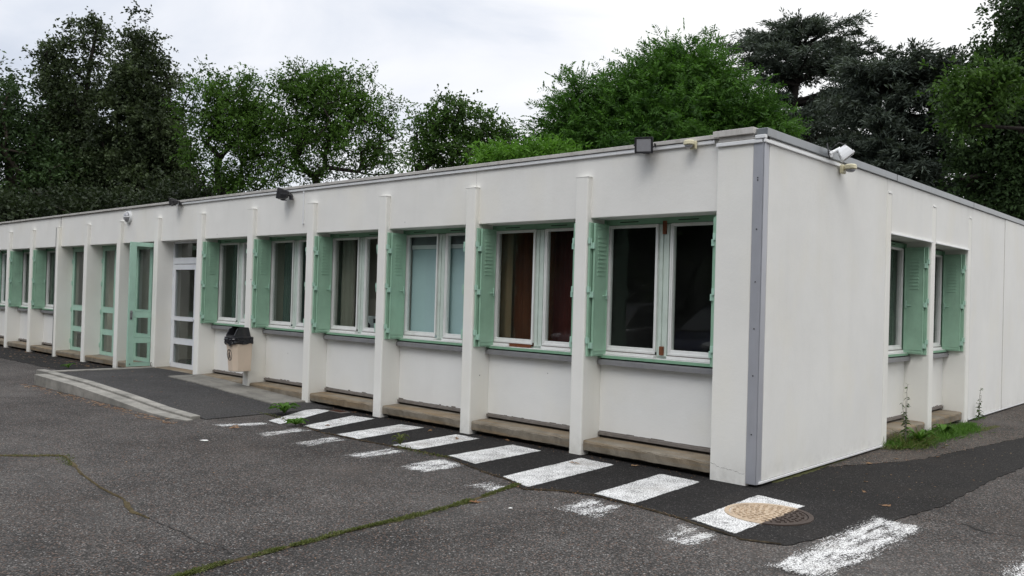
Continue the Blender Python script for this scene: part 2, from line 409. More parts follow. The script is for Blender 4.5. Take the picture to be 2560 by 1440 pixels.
inner = [(1.2, 14), (.89, 5.34), (.51, 2.62), (.30, 2.05), (.10, 1.55), (-.12, 1.2), (-.12, .5), (-.30, .5), (-6.9, .5), (-6.9, -.4)]
strip = ragged(outer, .06, .014, 3, False) + inner
sheet('asphalt_strip', ccw(strip), .006, M['new_asphalt'], .006)
sheet('asphalt_strip', ccw(ragged([(-23.5, -1.05), (-17, -1.0), (-13.0, -.95), (-11.6, -.6), (-11.6, .5), (-23.5, .5)], .1, .03, 5)), .006, M['new_asphalt'], .006)
sheet('verge', ccw(ragged([(-.1, 1.2), (.10, 1.56), (.30, 2.05), (.51, 2.62), (.89, 5.34), (1.2, 14), (-.1, 14)], .07, .02, 8)), .010, M['rough_asphalt'], .01)
# ------------------------------------------------------------------ the building
B = tag(empty('school_building'), 'long low white flat-roofed building with green-shuttered windows and narrow pilasters', 'building')
P0, PITCHX, FW_ = .441, 1.595, .155          # first pilaster's left edge, bay pitch, pilaster width
def fin_x(i): return -(P0 + PITCHX*i)         # left edge of pilaster i
# shell
b = MB()
b.box(-23, -.441, .066, .36, 2.38, 3.02)                      # fascia above the bays
b.box(-23, -21.03, .29, .45, 0, 2.38)
b.build('fascia_wall', M['wall'], B, .006)
b = MB(); b.box(-.441, -.098, .0, .45, -.01, 3.0)
b.build('corner_pilaster', M['pilaster'], B, .008)
b = MB(); b.box(-.094, -.004, -.006, .10, .028, 2.945); b.box(-.002, .006, -.003, .03, .03, 2.945)
cs = b.build('corner_strip', M['grey_metal'], B, .002)
for z in (.45, .95, 1.35, 1.75, 2.2, 2.62, 2.64):
    MB().cyl((-.05, -.006, z), (0, -1, 0), .0055, .004, 10).build('screw', M['dark_gap'], cs)
b = MB(); b.box(-.36, 0, .102, 2.955, .05, 2.99)
b.build('end_wall', M['panel'], B, .005)
b = MB(); b.box(-.36, 0, 2.96, 6.314, 2.40, 2.99); b.build('end_wall', M['panel'], B, .004)
b = MB(); b.box(-.36, 0, 6.315, 8.13, .05, 2.99); b.build('end_wall', M['panel'], B, .005)
b = MB(); b.box(-.36, .008, 8.14, 16, .05, 2.989)
b.build('end_wall', M['panel'], B, .005)
b = MB(); b.box(.0, .012, .03, 2.96, .030, .050); b.build('drip_edge', M['white_pvc'], B, .002)
b = MB(); b.box(.0, .012, 6.315, 16, .030, .050)
b.build('drip_edge', M['white_pvc'], B, .002)
b = MB(); b.box(-.9, -.13, .46, 16, -.05, .06); b.box(-.4, -.13, .12, .46, -.05, .08)
b.build('foundation', M['dark_base'], B)
# coping
b = MB(); b.box(-23, -.475, .030, .4, 3.026, 3.062)
b.build('coping', M['coping_light'], B, .003)
b = MB(); b.box(-.475, -.085, -.035, .4, 3.022, 3.076); b.box(-.43, -.10, -.006, .2, 2.98, 3.022)
b.build('coping', M['coping_light'], B, .003)
b = MB(); b.box(-.085, .022, .01, 16, 2.992, 3.066)
b.build('coping', M['coping_zinc'], B, .004)
for y in (3.2, 6.3, 9.4, 12.5): MB().box(-.087, .024, y, y+.004, 2.990, 3.068).build('coping_joint', M['dark_gap'], B)
b = MB(); b.box(-22.9, -.4, .4, 15.9, 2.90, 3.0); b.build('roof', M['roof_felt'], B)
# rear and far walls close the building
b = MB(); b.box(-23.2, -23, .3, 16, 0, 3.02); b.box(-23, -.4, 15.8, 16, 0, 3.02); b.build('rear_wall', M['wall'], B)
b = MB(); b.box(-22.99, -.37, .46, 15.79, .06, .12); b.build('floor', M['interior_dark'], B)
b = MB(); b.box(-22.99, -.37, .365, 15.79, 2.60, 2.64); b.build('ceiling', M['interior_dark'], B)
MB().box(-22.99, -8.6, 4.2, 4.3, .12, 2.6).build('partition_wall', M['interior'], B)
for x in (-8.45, -5.25, -13.2): MB().box(x, x+.08, .47, 4.2, .12, 2.6).build('partition_wall', M['interior'], B)
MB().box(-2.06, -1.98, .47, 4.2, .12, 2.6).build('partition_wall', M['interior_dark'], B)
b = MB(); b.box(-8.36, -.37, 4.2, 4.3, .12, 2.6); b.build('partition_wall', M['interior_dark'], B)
# cable trunking under the coping
b = MB(); b.box(-10.85, -.50, .042, .066, 2.986, 3.020)
b.box(-.448, -.012, -.022, -.002, 2.938, 2.970)
b.box(-.075, .02, -.03, .012, 2.972, 3.004)
b.box(.0, .020, -.022, 1.60, 2.938, 2.968)
b.box(-7.005, -6.985, .046, .066, 2.53, 2.986); b.box(-7.012, -6.978, .044, .066, 2.515, 2.53)
b.build('cable_trunking', M['white_pvc'], B, .004)
# pilasters
def pilaster(w=FW_):
    b = MB(); r = .014
    prof = [(0, .45), (0, r), (r*.3, r*.3), (r, 0), (w-r, 0), (w-r*.3, r*.3), (w, r), (w, .45)]
    b.loft([[(x, y, z) for x, y in prof] for z in (0, .3, 2.79)])
    return b
p1 = pilaster().build('pilaster', M['pilaster'], B, loc=(fin_x(1), 0, 0))
b = MB(); b.box(-.008, FW_+.006, -.003, .067, 2.788, 2.795)
b.build('pilaster_cap', M['pilaster'], p1, .002)
b = MB(); b.box(.02, .045, -.0015, .02, .02, .11); b.box(.10, .108, -.0015, .02, .02, .16)
for i in range(2, 14):
    copy_tree(p1, B, (fin_x(i), 0, 0))
b = MB(); b.box(fin_x(10)+.030, fin_x(10)+.056, -.005, .01, 0.0, 2.785); b.box(fin_x(10)+.10, fin_x(10)+.125, .060, .07, 2.80, 3.024)
b.build('joint_strip', M['sill'], B)
# bay infill
def ragged_strip(seed):
    r = random.Random(seed); b = MB(); W_ = PITCHX-FW_
    b.box(.004, W_-.004, .270, .292, .188, .216)                       # the strip itself
    # flaked paint edge above it
    x = .01
    while x < W_-.02:
        w = r.uniform(.02, .09); h = r.choice([.002, .004, .006, .009, .004, .016 if r.random() < .25 else .005])
        b.box(x, min(x+w, W_-.005), .2865, .292, .2155, .222+h); x += w
    return b
def bay_base(i, transform=None):
    """lower panel, drip strip, ledge and dark base of a window bay; local u,d,z"""
    W_ = PITCHX-FW_
    o = []
    b = MB(); b.box(.001, W_-.001, .289, .44, .222, .912); o.append(b.build('lower_panel', M['panel'], B, .004))
    o.append(ragged_strip(50+i).build('drip_strip', M['drip'], B))
    o.append(ledge().build('ledge', M['ledge'], B, smooth=False))
    b = MB(); b.box(.002, W_-.002, .13, .44, -.02, .06); b.box(.002, W_-.002, .31, .44, .06, .21)
    o.append(b.build('plinth', M['dark_base'], B))
    return o
def ledge(w=PITCHX-FW_-.006, front=.030):
    b = MB(); prof = []
    zt, zb = .160, .050
    prof.append((.34, zb)); prof.append((.34, zt+.002)); prof.append((front+.05, zt-.004))
    for k in range(6):
        a = math.pi/2 + k/5*math.pi*.46
        prof.append((front+.026+.026*math.cos(a), zt-.032+.026*math.sin(a)))
    prof.append((front+.002, zb+.008)); prof.append((front+.012, zb))
    n = 24; r = random.Random(4)
    rings = []
    for k in range(n+1):
        x = .003+(w)*k/n
        rings.append([(x, y+(r.uniform(-.003, .003) if y < .2 else 0), z+(r.uniform(-.004, .002) if z < .1 else 0)) for y, z in prof])
    b.loft(rings); return b
def casement(w, x0, x1, broken=False):
    b = MB(); t = .028; g0, g1 = x0+t, x1-t
    b.box(x0, g0, .318, .375, 1.064, 2.318); b.box(g1, x1, .318, .375, 1.064, 2.318)
    b.box(g0, g1, .318, .375, 2.290, 2.318); b.box(g0, g1, .318, .375, 1.064, 1.096)
    for (xa, xb) in ((x0-.004, g0-.014), (g1+.014, x1+.004)): b.box(xa, xb, .311, .318, 1.07, 2.312)
    x2 = x0+.27 if broken else x1
    b.box(x0, x1, .306, .318, 1.044, 1.068); b.box(x0, x2, .286, .345, 1.008, 1.036)
    b.build('casement', M['white_frame'], w, .003)
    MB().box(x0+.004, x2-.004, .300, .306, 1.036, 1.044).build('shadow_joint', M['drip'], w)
    b = MB(); b.box(g0-.005, g1+.005, .346, .352, 1.090, 2.294); b.build('pane', M['glass'], w)
def window_unit():
    W_ = PITCHX-FW_
    b = MB()   # fixed outer frame
    b.box(0.002, .034, .338, .40, 1.006, 2.378); b.box(1.382, W_-.002, .338, .40, 1.006, 2.378)
    b.box(.034, 1.382, .345, .40, .985, 1.02)
    b.box(.634, .781, .340, .395, 1.02, 2.318)
    b.box(.655, .690, .326, .345, 1.03, 2.310); b.box(.705, .760, .322, .345, 1.03, 2.310)
    w = b.build('window', M['pale_frame'], B, .003)
    b = MB(); b.box(.002, W_-.002, .318, .338, 2.322, 2.379); b.box(.034, 1.382, .338, .40, 2.318, 2.379)
    b.build('head_rail', M['green_dark'], w, .002)
    MB().box(.001, .012, .292, .337, 1.006, 2.378).build('jamb', M['green_dark'], w); MB().box(W_-.012, W_-.001, .292, .337, 1.006, 2.378).build('jamb', M['green_dark'], w)
    b = MB(); b.box(.0, W_-.0, .244, .294, .985, 1.000); b.box(.0, W_, .236, .244, .972, 1.000)
    b.build('bottom_rail', M['green_dark'], w, .0015)
    MB().box(.014, W_-.014, .246, .344, 1.001, 1.006).build('worn_ledge', M['white_frame'], w)
    for x in (.18, .86): MB().box(x, x+.22, .3155, .32, 2.345, 2.353).build('vent_slot', M['dark_gap'], w)
    for x0, x1 in ((.034, .634), (.781, 1.382)): casement(w, x0, x1)
    b = MB(); b.box(.012, W_-.002, .222, .31, .912, .958); b.box(.012, W_-.002, .218, .224, .905, .950)
    b.build('sill', M['sill'], w, .002)
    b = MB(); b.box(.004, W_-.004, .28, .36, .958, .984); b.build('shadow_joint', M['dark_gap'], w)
    return w
def shutter_unit(mirror=False):
    """folded metal shutter standing against the reveal: two leaves, hinge knuckles, pressed louvres"""
    W_ = PITCHX-FW_
    def X(x): return (W_-x) if mirror else x
    z0, z1 = .990, 2.332
    b = MB(); b.box(X(.004), X(.020), .028, .290, z0, z1); b.box(X(.020), X(.026), .028, .034, z0, z1)
    s_ = b.build('shutter', M['green'], B, .002)
    b = MB(); b.box(X(.040), X(.056), .064, .292, z0+.004, z1-.004)
    # raised rim round the leaf
    b.box(X(.056), X(.062), .064, .076, z0+.004, z1-.004); b.box(X(.056), X(.062), .282, .292, z0+.004, z1-.004)
    for z in (z0+.02, z0+.055, z1-.03, z1-.062): b.box(X(.056), X(.0615), .078, .282, z, z+.011)
    # pressed louvres high on the leaf
    for k in range(10):
        z = 2.19-k*.042
        b.rot_box((X(.058), .18, z), Vector((1,0,0)), Vector((0,1,0)), Vector((0,0,1)), .0035, .055, .009)
    b.build('folded_leaf', M['green'], s_, .0015)
    for zc in (2.12, 1.63, 1.12):
        b = MB(); b.box(X(.008), X(.036), .014, .032, zc, zc+.06); b.box(X(.030), X(.066), .044, .066, zc-.05, zc+.01)
        b.cyl((X(.033), .038, zc-.05), (0,0,1), .008, .105, 8)
        b.build('hinge', M['green_light'], s_, .001)
    b = MB(); b.box(X(.060), X(.074), .262, .277, 1.57, 1.66); b.cyl((X(.068), .268, 1.60), (0, -1, 0), .006, .06, 8)
    b.build('latch', M['green_light'], s_, .001)
    return s_
def place(objs, x, rot=None):
    for o in objs:
        if rot is None: o.location = (x, 0, 0)
        else: o.location = rot[0]; o.rotation_euler = (0, 0, rot[1])
W0 = window_unit(); SL = shutter_unit(); SR = shutter_unit(True)
wins = {}
bays = [0, 1, 2, 3, 4, 5, 10, 11, 12]
for n, i in enumerate(bays):
    xo = fin_x(i+1)+FW_
    place(bay_base(i), xo)
    if i == 0: trio = [W0, SL, SR]
    else: trio = [copy_tree(o, B) for o in (W0, SL, SR)]
    place(trio, xo); wins[i] = trio
for k, y in enumerate((3.111, 4.706)):
    rot = ((0, y, 0), R(90))
    o = bay_base(30+k); place(o, 0, rot)
    trio = [copy_tree(q, B) for q in (W0, SL, SR)]; place(trio, 0, rot); wins['s%d' % k] = trio
    b = MB(); b.box(0, 1.44, -.022, .001, 2.385, 2.405); place([b.build('lintel_strip', M['white_pvc'], B, .003)], 0, rot)
# end-wall pilasters, flush with the wall
for y in (2.956, 4.551, 6.146):
    q = pilaster().build('pilaster', M['pilaster'], B, loc=(.004, y, -.01)); q.rotation_euler = (0, 0, R(90)); q.scale = (1, 1, 1.018)
    b = MB(); b.box(.03, FW_-.02, -.010, .0, 2.835, 2.855); o = b.build('pilaster_cap', M['white_frame'], B, .002); o.location = (.0, y, 0); o.rotation_euler = (0, 0, R(90))
for y in (4.706, 6.301, 3.108): MB().box(-.01, .002, y-.003, y+.002, 2.405, 2.84).build('joint', M['coping_light'], B)
MB().box(-.01, .004, 8.128, 8.142, .05, 2.985).build('joint', M['coping_light'], B)
# particular damage on the two nearest windows
MB().box(.692, .732, .305, .330, 2.215, 2.345).build('bare_wood', M['wood'], wins[0][0], .002)
MB().box(.690, .732, .298, .330, 1.040, 1.125).build('bare_wood', M['wood'], wins[0][0], .002)
rw = wins[1][0]
for c in list(rw.children):
    if c.name.split('.')[0] in ('casement', 'pane', 'shadow_joint') and max(v.co.x for v in c.data.vertices) < .66: bpy.data.objects.remove(c)
casement(rw, .034, .634, True)
b = MB(); b.box(.30, .62, .300, .318, 1.008, 1.040); b.box(.315, .45, .288, .316, 1.007, 1.030); b.box(.44, .60, .292, .316, 1.007, 1.022)
b.build('rotten_rail', M['wood'], rw, .002)
# doors
def door_leaf(parent, x0, x1, d0, d1, mat, z0=.155, z1=2.345, panes=((1.12, 2.285), (.667, 1.025), (.217, .578)), st=.098, name='door', split=True):
    b = MB(); b.box(x0, x0+st, d0, d1, z0, z1); b.box(x1-st, x1, d0, d1, z0, z1)
    zs = [z0] + [z for p in sorted(panes) for z in p] + [z1]
    for k in range(0, len(zs), 2): b.box(x0+st, x1-st, d0, d1, zs[k], zs[k+1])
    o = b.build(name, mat, parent, .003)
    for (a, c) in panes:
        g = MB(); dm = (d0+d1)/2; g.box(x0+st-.004, x1-st+.004, dm-.003, dm+.003, a-.004, c+.004); g.build('pane', M['glass'], o)
    bd = MB()
    for (a, c) in panes:
        bd.box(x0+st, x0+st+.012, d0-.003, d0+.004, a, c); bd.box(x1-st-.012, x1-st, d0-.003, d0+.004, a, c)
        bd.box(x0+st+.012, x1-st-.012, d0-.003, d0+.004, c-.012, c); bd.box(x0+st+.012, x1-st-.012, d0-.003, d0+.004, a, a+.012)
    bd.build('glazing_bead', mat, o, .001)
    return o
def hinges(parent, x, d, zs, mat):
    for z in zs:
        b = MB(); b.cyl((x, d, z), (0,0,1), .009, .09, 8); b.box(x-.006, x+.03, d, d+.01, z+.01, z+.08); b.build('hinge', mat, parent)
for i in (8, 9):
    xo = fin_x(i+1)+FW_
    MB().box(xo, xo+1.44, .30, .36, 2.345, 2.38).build('door_head', M['green_dark'], B); MB().box(xo, xo+1.44, .30, .36, .13, .155).build('threshold', M['sill'], B)
    l = door_leaf(B, xo+.004, xo+.718, .315, .355, M['green_light']); hinges(l, xo+.010, .305, (.30, .98, 1.55, 2.02), M['green_light'])
    door_leaf(B, xo+.722, xo+1.436, .315, .355, M['green_light'])
# bay 7: the right leaf stands open at a right angle
xo = fin_x(8)+FW_
MB().box(xo, xo+1.44, .30, .36, 2.345, 2.38).build('door_head', M['green_dark'], B); MB().box(xo, xo+1.44, .30, .36, .13, .155).build('threshold', M['sill'], B)
l = door_leaf(B, xo+.004, xo+.718, .315, .355, M['green_light']); hinges(l, xo+.010, .305, (.30, .98, 1.55, 2.02), M['green_light'])
od = door_leaf(B, 0, .714, 0, .04, M['green_light']); od.location = (-11.645, -.385, 0); od.rotation_euler = (0, 0, R(90))
b = MB(); b.box(.028, .065, -.008, 0, .98, 1.14); b.cyl((.045, -.02, 1.10), (0,-1,0), .014, .03, 12); b.cyl((.045, -.0, 1.10), (0,-1,0), .008, .03, 12); b.box(.04, .05, -.05, -.035, 1.05, 1.11)
b.build('handle', M['sill'], od, .001)
b = MB(); b.cyl((.045, -.002, 1.005), (0,-1,0), .012, .012, 12); b.cyl((.045, -.002, .20), (0,-1,0), .010, .010, 12); b.build('lock', M['black'], od)
# bay 6: white aluminium door with fanlight
xo = fin_x(7)+FW_
b = MB(); b.box(xo+.002, xo+.05, .29, .36, .135, 2.379); b.box(xo+.05, xo+1.438, .29, .36, 2.350, 2.379)
b.box(xo+.05, xo+1.438, .29, .36, 1.985, 2.095); b.box(xo+.93, xo+.985, .29, .36, .135, 1.985); b.box(xo+1.39, xo+1.438, .29, .36, .135, 2.35)
b.box(xo+.985, xo+1.39, .295, .355, .135, .24); b.box(xo+.985, xo+1.39, .295, .355, 1.0, 1.08)
fr = b.build('door_frame', M['alu'], B, .003)
b = MB(); b.box(xo+.05, xo+1.39, .32, .326, 2.095, 2.35); b.box(xo+.985, xo+1.39, .32, .326, .24, 1.985); b.build('pane', M['glass'], fr)
wd = door_leaf(B, xo+.054, xo+.926, .285, .335, M['alu'], .145, 1.975, ((1.045, 1.895), (.665, .995), (.225, .58)), .07)
hinges(wd, xo+.035, .278, (.20, .92, 1.52, 1.78), M['alu'])
b = MB(); b.cyl((xo+.87, .285, 1.02), (0,-1,0), .009, .05, 10); b.cyl((xo+.76, .240, 1.02), (1,0,0), .009, .12, 10); b.build('handle', M['alu'], wd)
for i in (6, 7, 8, 9):       # door steps
    xo = fin_x(i+1)+FW_
    st = ledge().build('ledge', M['ledge'], B); st.location = (xo, 0, -.012 if i > 6 else -.006)
    b = MB(); b.box(xo+.002, xo+1.438, .13, .46, -.02, .132); b.build('plinth', M['dark_base'], B)
    # reveal walls behind the open space, flush
# far bay: pale panel with rows of dashes (behind the glass)
# ------------------------------------------------------------------ curtains, blinds and what stands inside
def drape(x0, x1, y, z0, z1, amp=.02, wl=.11, seed=0):
    b = MB(); n = int((x1-x0)/.012); r = random.Random(seed); ph = r.random()*6
    top = []; bot = []
    for k in range(n+1):
        x = x0+(x1-x0)*k/n; a = amp*math.sin(2*math.pi*x/wl+ph)+amp*.5*math.sin(2*math.pi*x/(wl*.43)+1.3*ph)
        top.append((x, y+a*.7, z1)); bot.append((x, y+a, z0))
    b.loft([top + [(p[0], p[1]+.004, p[2]) for p in reversed(top)], bot + [(p[0], p[1]+.004, p[2]) for p in reversed(bot)]])
    return b
def bx(i): return fin_x(i+1)+FW_
tag(drape(bx(1)-.12, bx(1)+.13, .50, .6, 2.5, .015, .3, 1).build('curtain', M['curtain_beige']), 'beige curtain drawn across the left of the window with the rotten bottom rail', 'curtain')
tag(drape(bx(1)-.08, bx(1)+.66, .62, .6, 2.5, .02, .16, 2).build('curtain', M['curtain_brown']), 'rust brown curtain behind the left pane of the window with the rotten rail', 'curtain')
tag(drape(bx(1)+.62, bx(1)+1.46, .64, .6, 2.5, .02, .16, 3).build('curtain', M['curtain_red']), 'dark red curtain behind the right pane of the window with the rotten rail', 'curtain')
bl = tag(empty('roller_blind', (bx(2), .43, 2.2)), 'pale blue roller blind pulled down behind the third window from the corner', 'blind')
b = MB(); b.box(.03, 1.41, 0, .004, -1.3, -.06); b.build('blind_fabric', M['blind'], bl)
b = MB(); b.box(.03, 1.41, -.02, .03, -.06, -.01); b.build('bottom_rail', M['white_pvc'], bl)
b = MB(); b.box(.02, 1.42, -.01, .05, -.01, .20); b.build('head_box', M['blind_box'], bl)
tag(drape(bx(3)+.03, bx(3)+.33, .50, .5, 2.5, .018, .14, 4).build('curtain', M['curtain_grey']), 'beige curtain gathered at the left side of the fourth window from the corner', 'curtain')
tag(drape(bx(3)-.15, bx(3)+.62, .95, .5, 2.5, .004, .4, 14).build('curtain', M['interior']), 'added pale sheet standing in for the beige interior of the fourth window', 'curtain')  # sheet added to lighten the interior seen through this window
bd = tag(empty('cupboard', (-6.75, 1.35, .12)), 'dark cupboard seen inside through the fourth window from the corner', 'cupboard')
b = MB(); b.box(-.5, .75, 0, .45, 0, 1.62); b.build('carcass', M['interior_dark'], bd, .004)
b = MB(); b.box(-.48, .11, -.02, 0, .05, 1.58); b.box(.13, .73, -.02, 0, .05, 1.58); b.build('cupboard_door', M['black'], bd, .003)
wm = tag(empty('washing_machine', (-6.05, .62, .12)), 'white appliance with a round dark door inside the fourth window', 'appliance')
b = MB(); b.box(-.3, .3, 0, .55, 0, 1.12); b.build('housing', M['appliance'], wm, .01)
b = MB(); b.cyl((-.12, 0, .98), (0,-1,0), .05, .02, 20); b.box(0, .22, -.006, 0, 1.03, 1.09); b.build('control', M['black'], wm)
tag(drape(bx(4)+.05, bx(4)+1.40, .55, .5, 2.5, .022, .15, 5).build('curtain', M['curtain_green']), 'dark green curtain drawn inside the fifth window from the corner', 'curtain')
tag(drape(bx(5)+.05, bx(5)+1.40, .55, .5, 2.5, .022, .17, 6).build('curtain', M['curtain_green']), 'dark green curtain drawn inside the window above the litter bin', 'curtain')
tag(drape(bx(8)+.03, bx(8)+1.40, .75, .15, 2.4, .006, .3, 7).build('curtain', M['interior']), 'plain pale curtain behind the closed green door nearest the open one', 'curtain')
tag(drape(bx(9)+.03, bx(9)+1.40, .75, .15, 2.4, .006, .3, 8).build('curtain', M['interior']), 'plain pale curtain behind the farthest closed green door', 'curtain')
bl2 = tag(empty('slatted_blind', (bx(12), .40, 1.0)), 'pale blue-green blind with rows of small dark marks in the farthest window', 'blind')
b = MB(); b.box(.08, 1.38, 0, .004, .08, 1.30); b.build('blind_fabric', M['blind'], bl2)
b = MB(); r = random.Random(9)
for z in (.26, .30, .72, 1.16, 1.20):
    for k in range(16): b.box(.12+k*.08, .12+k*.08+r.uniform(.02, .04), -.004, 0, z, z+.03)
b.build('printed_marks', M['green_dark'], bl2)

# ------------------------------------------------------------------ access ramp
rp = tag(empty('access_ramp', (0, 0, 0)), 'low dark asphalt wheelchair ramp with pale concrete kerbs leading to the doors', 'ramp')
def zr(x):   # height of the ramp surface
    pts = [(-12, .140), (-10.2, .140), (-9.0, .118), (-8.0, .078), (-7.0, .034), (-6.1, .008)]
    if x <= pts[0][0]: return pts[0][1]
    for (a, za), (c, zc) in zip(pts, pts[1:]):
        if x <= c: return za+(zc-za)*(x-a)/(c-a)
    return .008
def slope_prism(xs, y0, y1, f, lift, mat, name, bevel=.006, base=-.01):
    b = MB(); rings = []
    for x in xs:
        z = f(x)+lift; a0 = y0(x) if callable(y0) else y0; a1 = y1(x) if callable(y1) else y1
        rings.append([(x, a0, base), (x, a1, base), (x, a1, z), (x, a0, z)])
    b.loft(rings[::1]); o = b.build(name, mat, rp, bevel); return o
xs = [-11.36+.26*k for k in range(21)]
slope_prism(xs, -1.75, .30, zr, 0, M['ramp_asphalt'], 'ramp_surface', 0)
xo_ = [-11.0, -10.4, -9.8, -9.5, -9.0, -8.5, -8.0, -7.5, -7.0, -6.5, -6.2]
def zk(x): return float(np.interp(x, [-11, -9.5, -8.13, -6.97, -6.2], [.158, .138, .085, .026, .012]))
slope_prism(xo_, lambda x: -2.07+max(0, (x+6.6))*.25, -1.885, zk, 0, M['kerb'], 'kerb', .008)
xo2 = [-11.5, -11.2]+xo_[1:-1]+[-6.28]
slope_prism(xo2, -1.882, lambda x: -1.752, zk, .026, M['kerb'], 'kerb', .010)
slope_prism([-11.5, -11.365], -1.75, .0, lambda x: .158, .0, M['kerb'], 'kerb', .010)
slope_prism([-9.85, -9.6, -9.0, -8.4, -7.8, -7.3, -6.95, -6.72], lambda x: -.49, lambda x: .12, zr, .022, M['slab'], 'side_slab', .012)

# ------------------------------------------------------------------ crossing
cw = tag(empty('crosswalk'), 'white zebra crossing stripes painted on the asphalt along the front wall', 'crosswalk')
def stripe(quad, mat, z, name, edge=.014, label=None, ns=(14, 28), amt=1.0):
    """quad: near-wall left, near-wall right, far right, far left; a grid carrying its distance to the border"""
    a, b_, c, d = [Vector(p) for p in quad]; nu, nv = ns; vs = []; ed = []
    for j in range(nv+1):
        for i in range(nu+1):
            u, v = i/nu, j/nv; p = (a.lerp(b_, u)).lerp(d.lerp(c, u), v)
            vs.append((p.x, p.y, z)); L1 = (b_-a).length; L2 = (d-a).length
            e = min(u*L1, (1-u)*L1, v*L2, (1-v)*L2); ed.append(min(1, e/edge)*amt)
    fs = [(j*(nu+1)+i, j*(nu+1)+i+1, (j+1)*(nu+1)+i+1, (j+1)*(nu+1)+i)[::-1] for j in range(nv) for i in range(nu)]
    me = bpy.data.meshes.new(name); me.from_pydata(vs, [], fs); me.update()
    at = me.attributes.new('edge', 'FLOAT', 'POINT'); at.data.foreach_set('value', ed)
    me.materials.append(mat); o = bpy.data.objects.new(name, me); COL.objects.link(o); o.parent = cw
    if label: o['label'] = label
    return o
ST = [[(-6.29,-.20),(-5.93,-.09),(-5.28,-1.30),(-5.62,-1.26)], [(-5.42,-.17),(-5.01,-.085),(-4.69,-1.149),(-5.05,-1.17)], [(-4.50,-.13),(-4.11,-.06),(-3.935,-1.19),(-4.36,-1.20)],
      [(-3.57,-.11),(-3.17,-.09),(-3.08,-1.10),(-3.47,-1.15)], [(-2.73,-.08),(-2.26,-.114),(-2.20,-1.17),(-2.70,-1.07)], [(-1.805,-.092),(-1.343,-.113),(-1.24,-1.53),(-1.70,-1.36)],
      [(-.868,-.129),(-.409,-.141),(-.34,-1.30),(-.79,-1.27)], [(.116,-.206),(.583,-.287),(.600,-1.48),(.155,-1.36)]]
WN = [[(-5.62,-1.26),(-5.28,-1.30),(-5.45,-1.96),(-5.90,-1.93)], [(-5.06,-1.19),(-4.70,-1.17),(-4.62,-1.90),(-5.0,-1.90)], [(-4.36,-1.22),(-3.94,-1.21),(-3.85,-1.86),(-4.25,-1.92)],
      [(-3.45,-1.17),(-3.05,-1.14),(-3.0,-1.84),(-3.40,-1.90)], [(-2.70,-1.10),(-2.20,-1.20),(-2.18,-1.78),(-2.64,-1.84)], [(-1.72,-1.42),(-1.26,-1.56),(-1.24,-1.92),(-1.70,-1.86)],
      [(-.80,-1.31),(-.30,-1.35),(-.20,-1.90),(-.74,-1.92)], [(.13,-1.40),(.60,-1.53),(.64,-2.0),(.18,-2.0)], [(1.00,-.14),(1.50,-.20),(1.46,-2.05),(.98,-2.0)], [(2.0,-.1),(2.45,-.1),(2.45,-1.7),(2.0,-1.75)]]
for q in ST: stripe(q, M['paint'], .0095, 'stripe')
for k, q in enumerate(WN): stripe(q, M['paint_worn'], .0125 if k > 7 else .0045, 'worn_stripe', .13, 'worn thin white paint', amt=(1.15, 1.15, 1.0, 1.1, 1.2, .9, 1.1, 1.05, 1.22, 1.15)[k])

# manhole cover, partly painted over
mh = tag(empty('manhole_cover', (.485, -.765, .0062)), 'round cast iron manhole cover half painted over by the last stripe', 'manhole cover')
def m_cast():
    s = NT('cast_iron_painted').set(rough=.75, metal=.1); p = s.co
    x, y, z = s.sep(p)
    n = s.noise(24, 5, .7); edge = s.mr(s.math('ADD', x, s.math('MULTIPLY', s.math('SUBTRACT', n, .5), .06)), .085, .10, 1, 0)
    wearn = s.mr(s.noise(22, 5, .7), .30, .55, .45, 1)
    iron = s.mix(s.noise(12, 5, .6), (.030, .022, .019), (.075, .052, .040))
    pt = s.mix(s.noise(9, 5, .6), (.42, .31, .21), (.58, .48, .36))
    s.color(s.mix(s.math('MULTIPLY', edge, wearn), s.mix(s.math('MULTIPLY', edge, .6), iron, (.25, .17, .11)), pt)); s.bump(n, .4, .003); return s.m
M['cast'] = m_cast()
b = MB(); b.cyl((0,0,0), (0,0,1), .275, .006, 48); b.build('lid', M['cast'], mh)
b = MB(); n = 56
for (r0, r1) in ((.283, .318),):
    ring = [[(r0*math.cos(2*math.pi*k/n), r0*math.sin(2*math.pi*k/n), z) for k in range(n)] for z in (-.004, .009)]
    ring2 = [[(r1*math.cos(2*math.pi*k/n), r1*math.sin(2*math.pi*k/n), z) for k in range(n)] for z in (.009, -.004)]
    b.loft(ring+ring2, cap=False)
b.build('rim', M['cast'], mh)
b = MB(); r = random.Random(2)
for ri, (rr, nn) in enumerate(((.245, 30), (.205, 25), (.165, 20), (.125, 15), (.085, 10), (.045, 5))):  # cast relief of the lid
    for k in range(nn):
        a = 2*math.pi*(k+.5*(ri % 2))/nn; rad = Vector((math.cos(a), math.sin(a), 0)); tan = Vector((-math.sin(a), math.cos(a), 0))
        wide = (k % 2 == 0)
        b.rot_box(rad*rr+Vector((0,0,.008)), rad, tan, Vector((0,0,1)), .005 if wide else .012, .016 if wide else .005, .006)
tag(b.build('raised_stud', M['cast'], mh), kind='stuff')
# small rusty gully cover by the fourth pilaster
gc = tag(empty('gully_cover', (-5.80, -.10, .0062)), 'small rusty metal cover in the asphalt between two pilasters', 'drain cover')
b = MB(); b.box(-.15, .15, -.07, .07, 0, .006); b.build('frame', M['drip'], gc)
b = MB()
for k in range(6): b.box(-.12+k*.04, -.10+k*.04, -.055, .055, .006, .010)
b.build('bar', M['wood_dark'], gc)

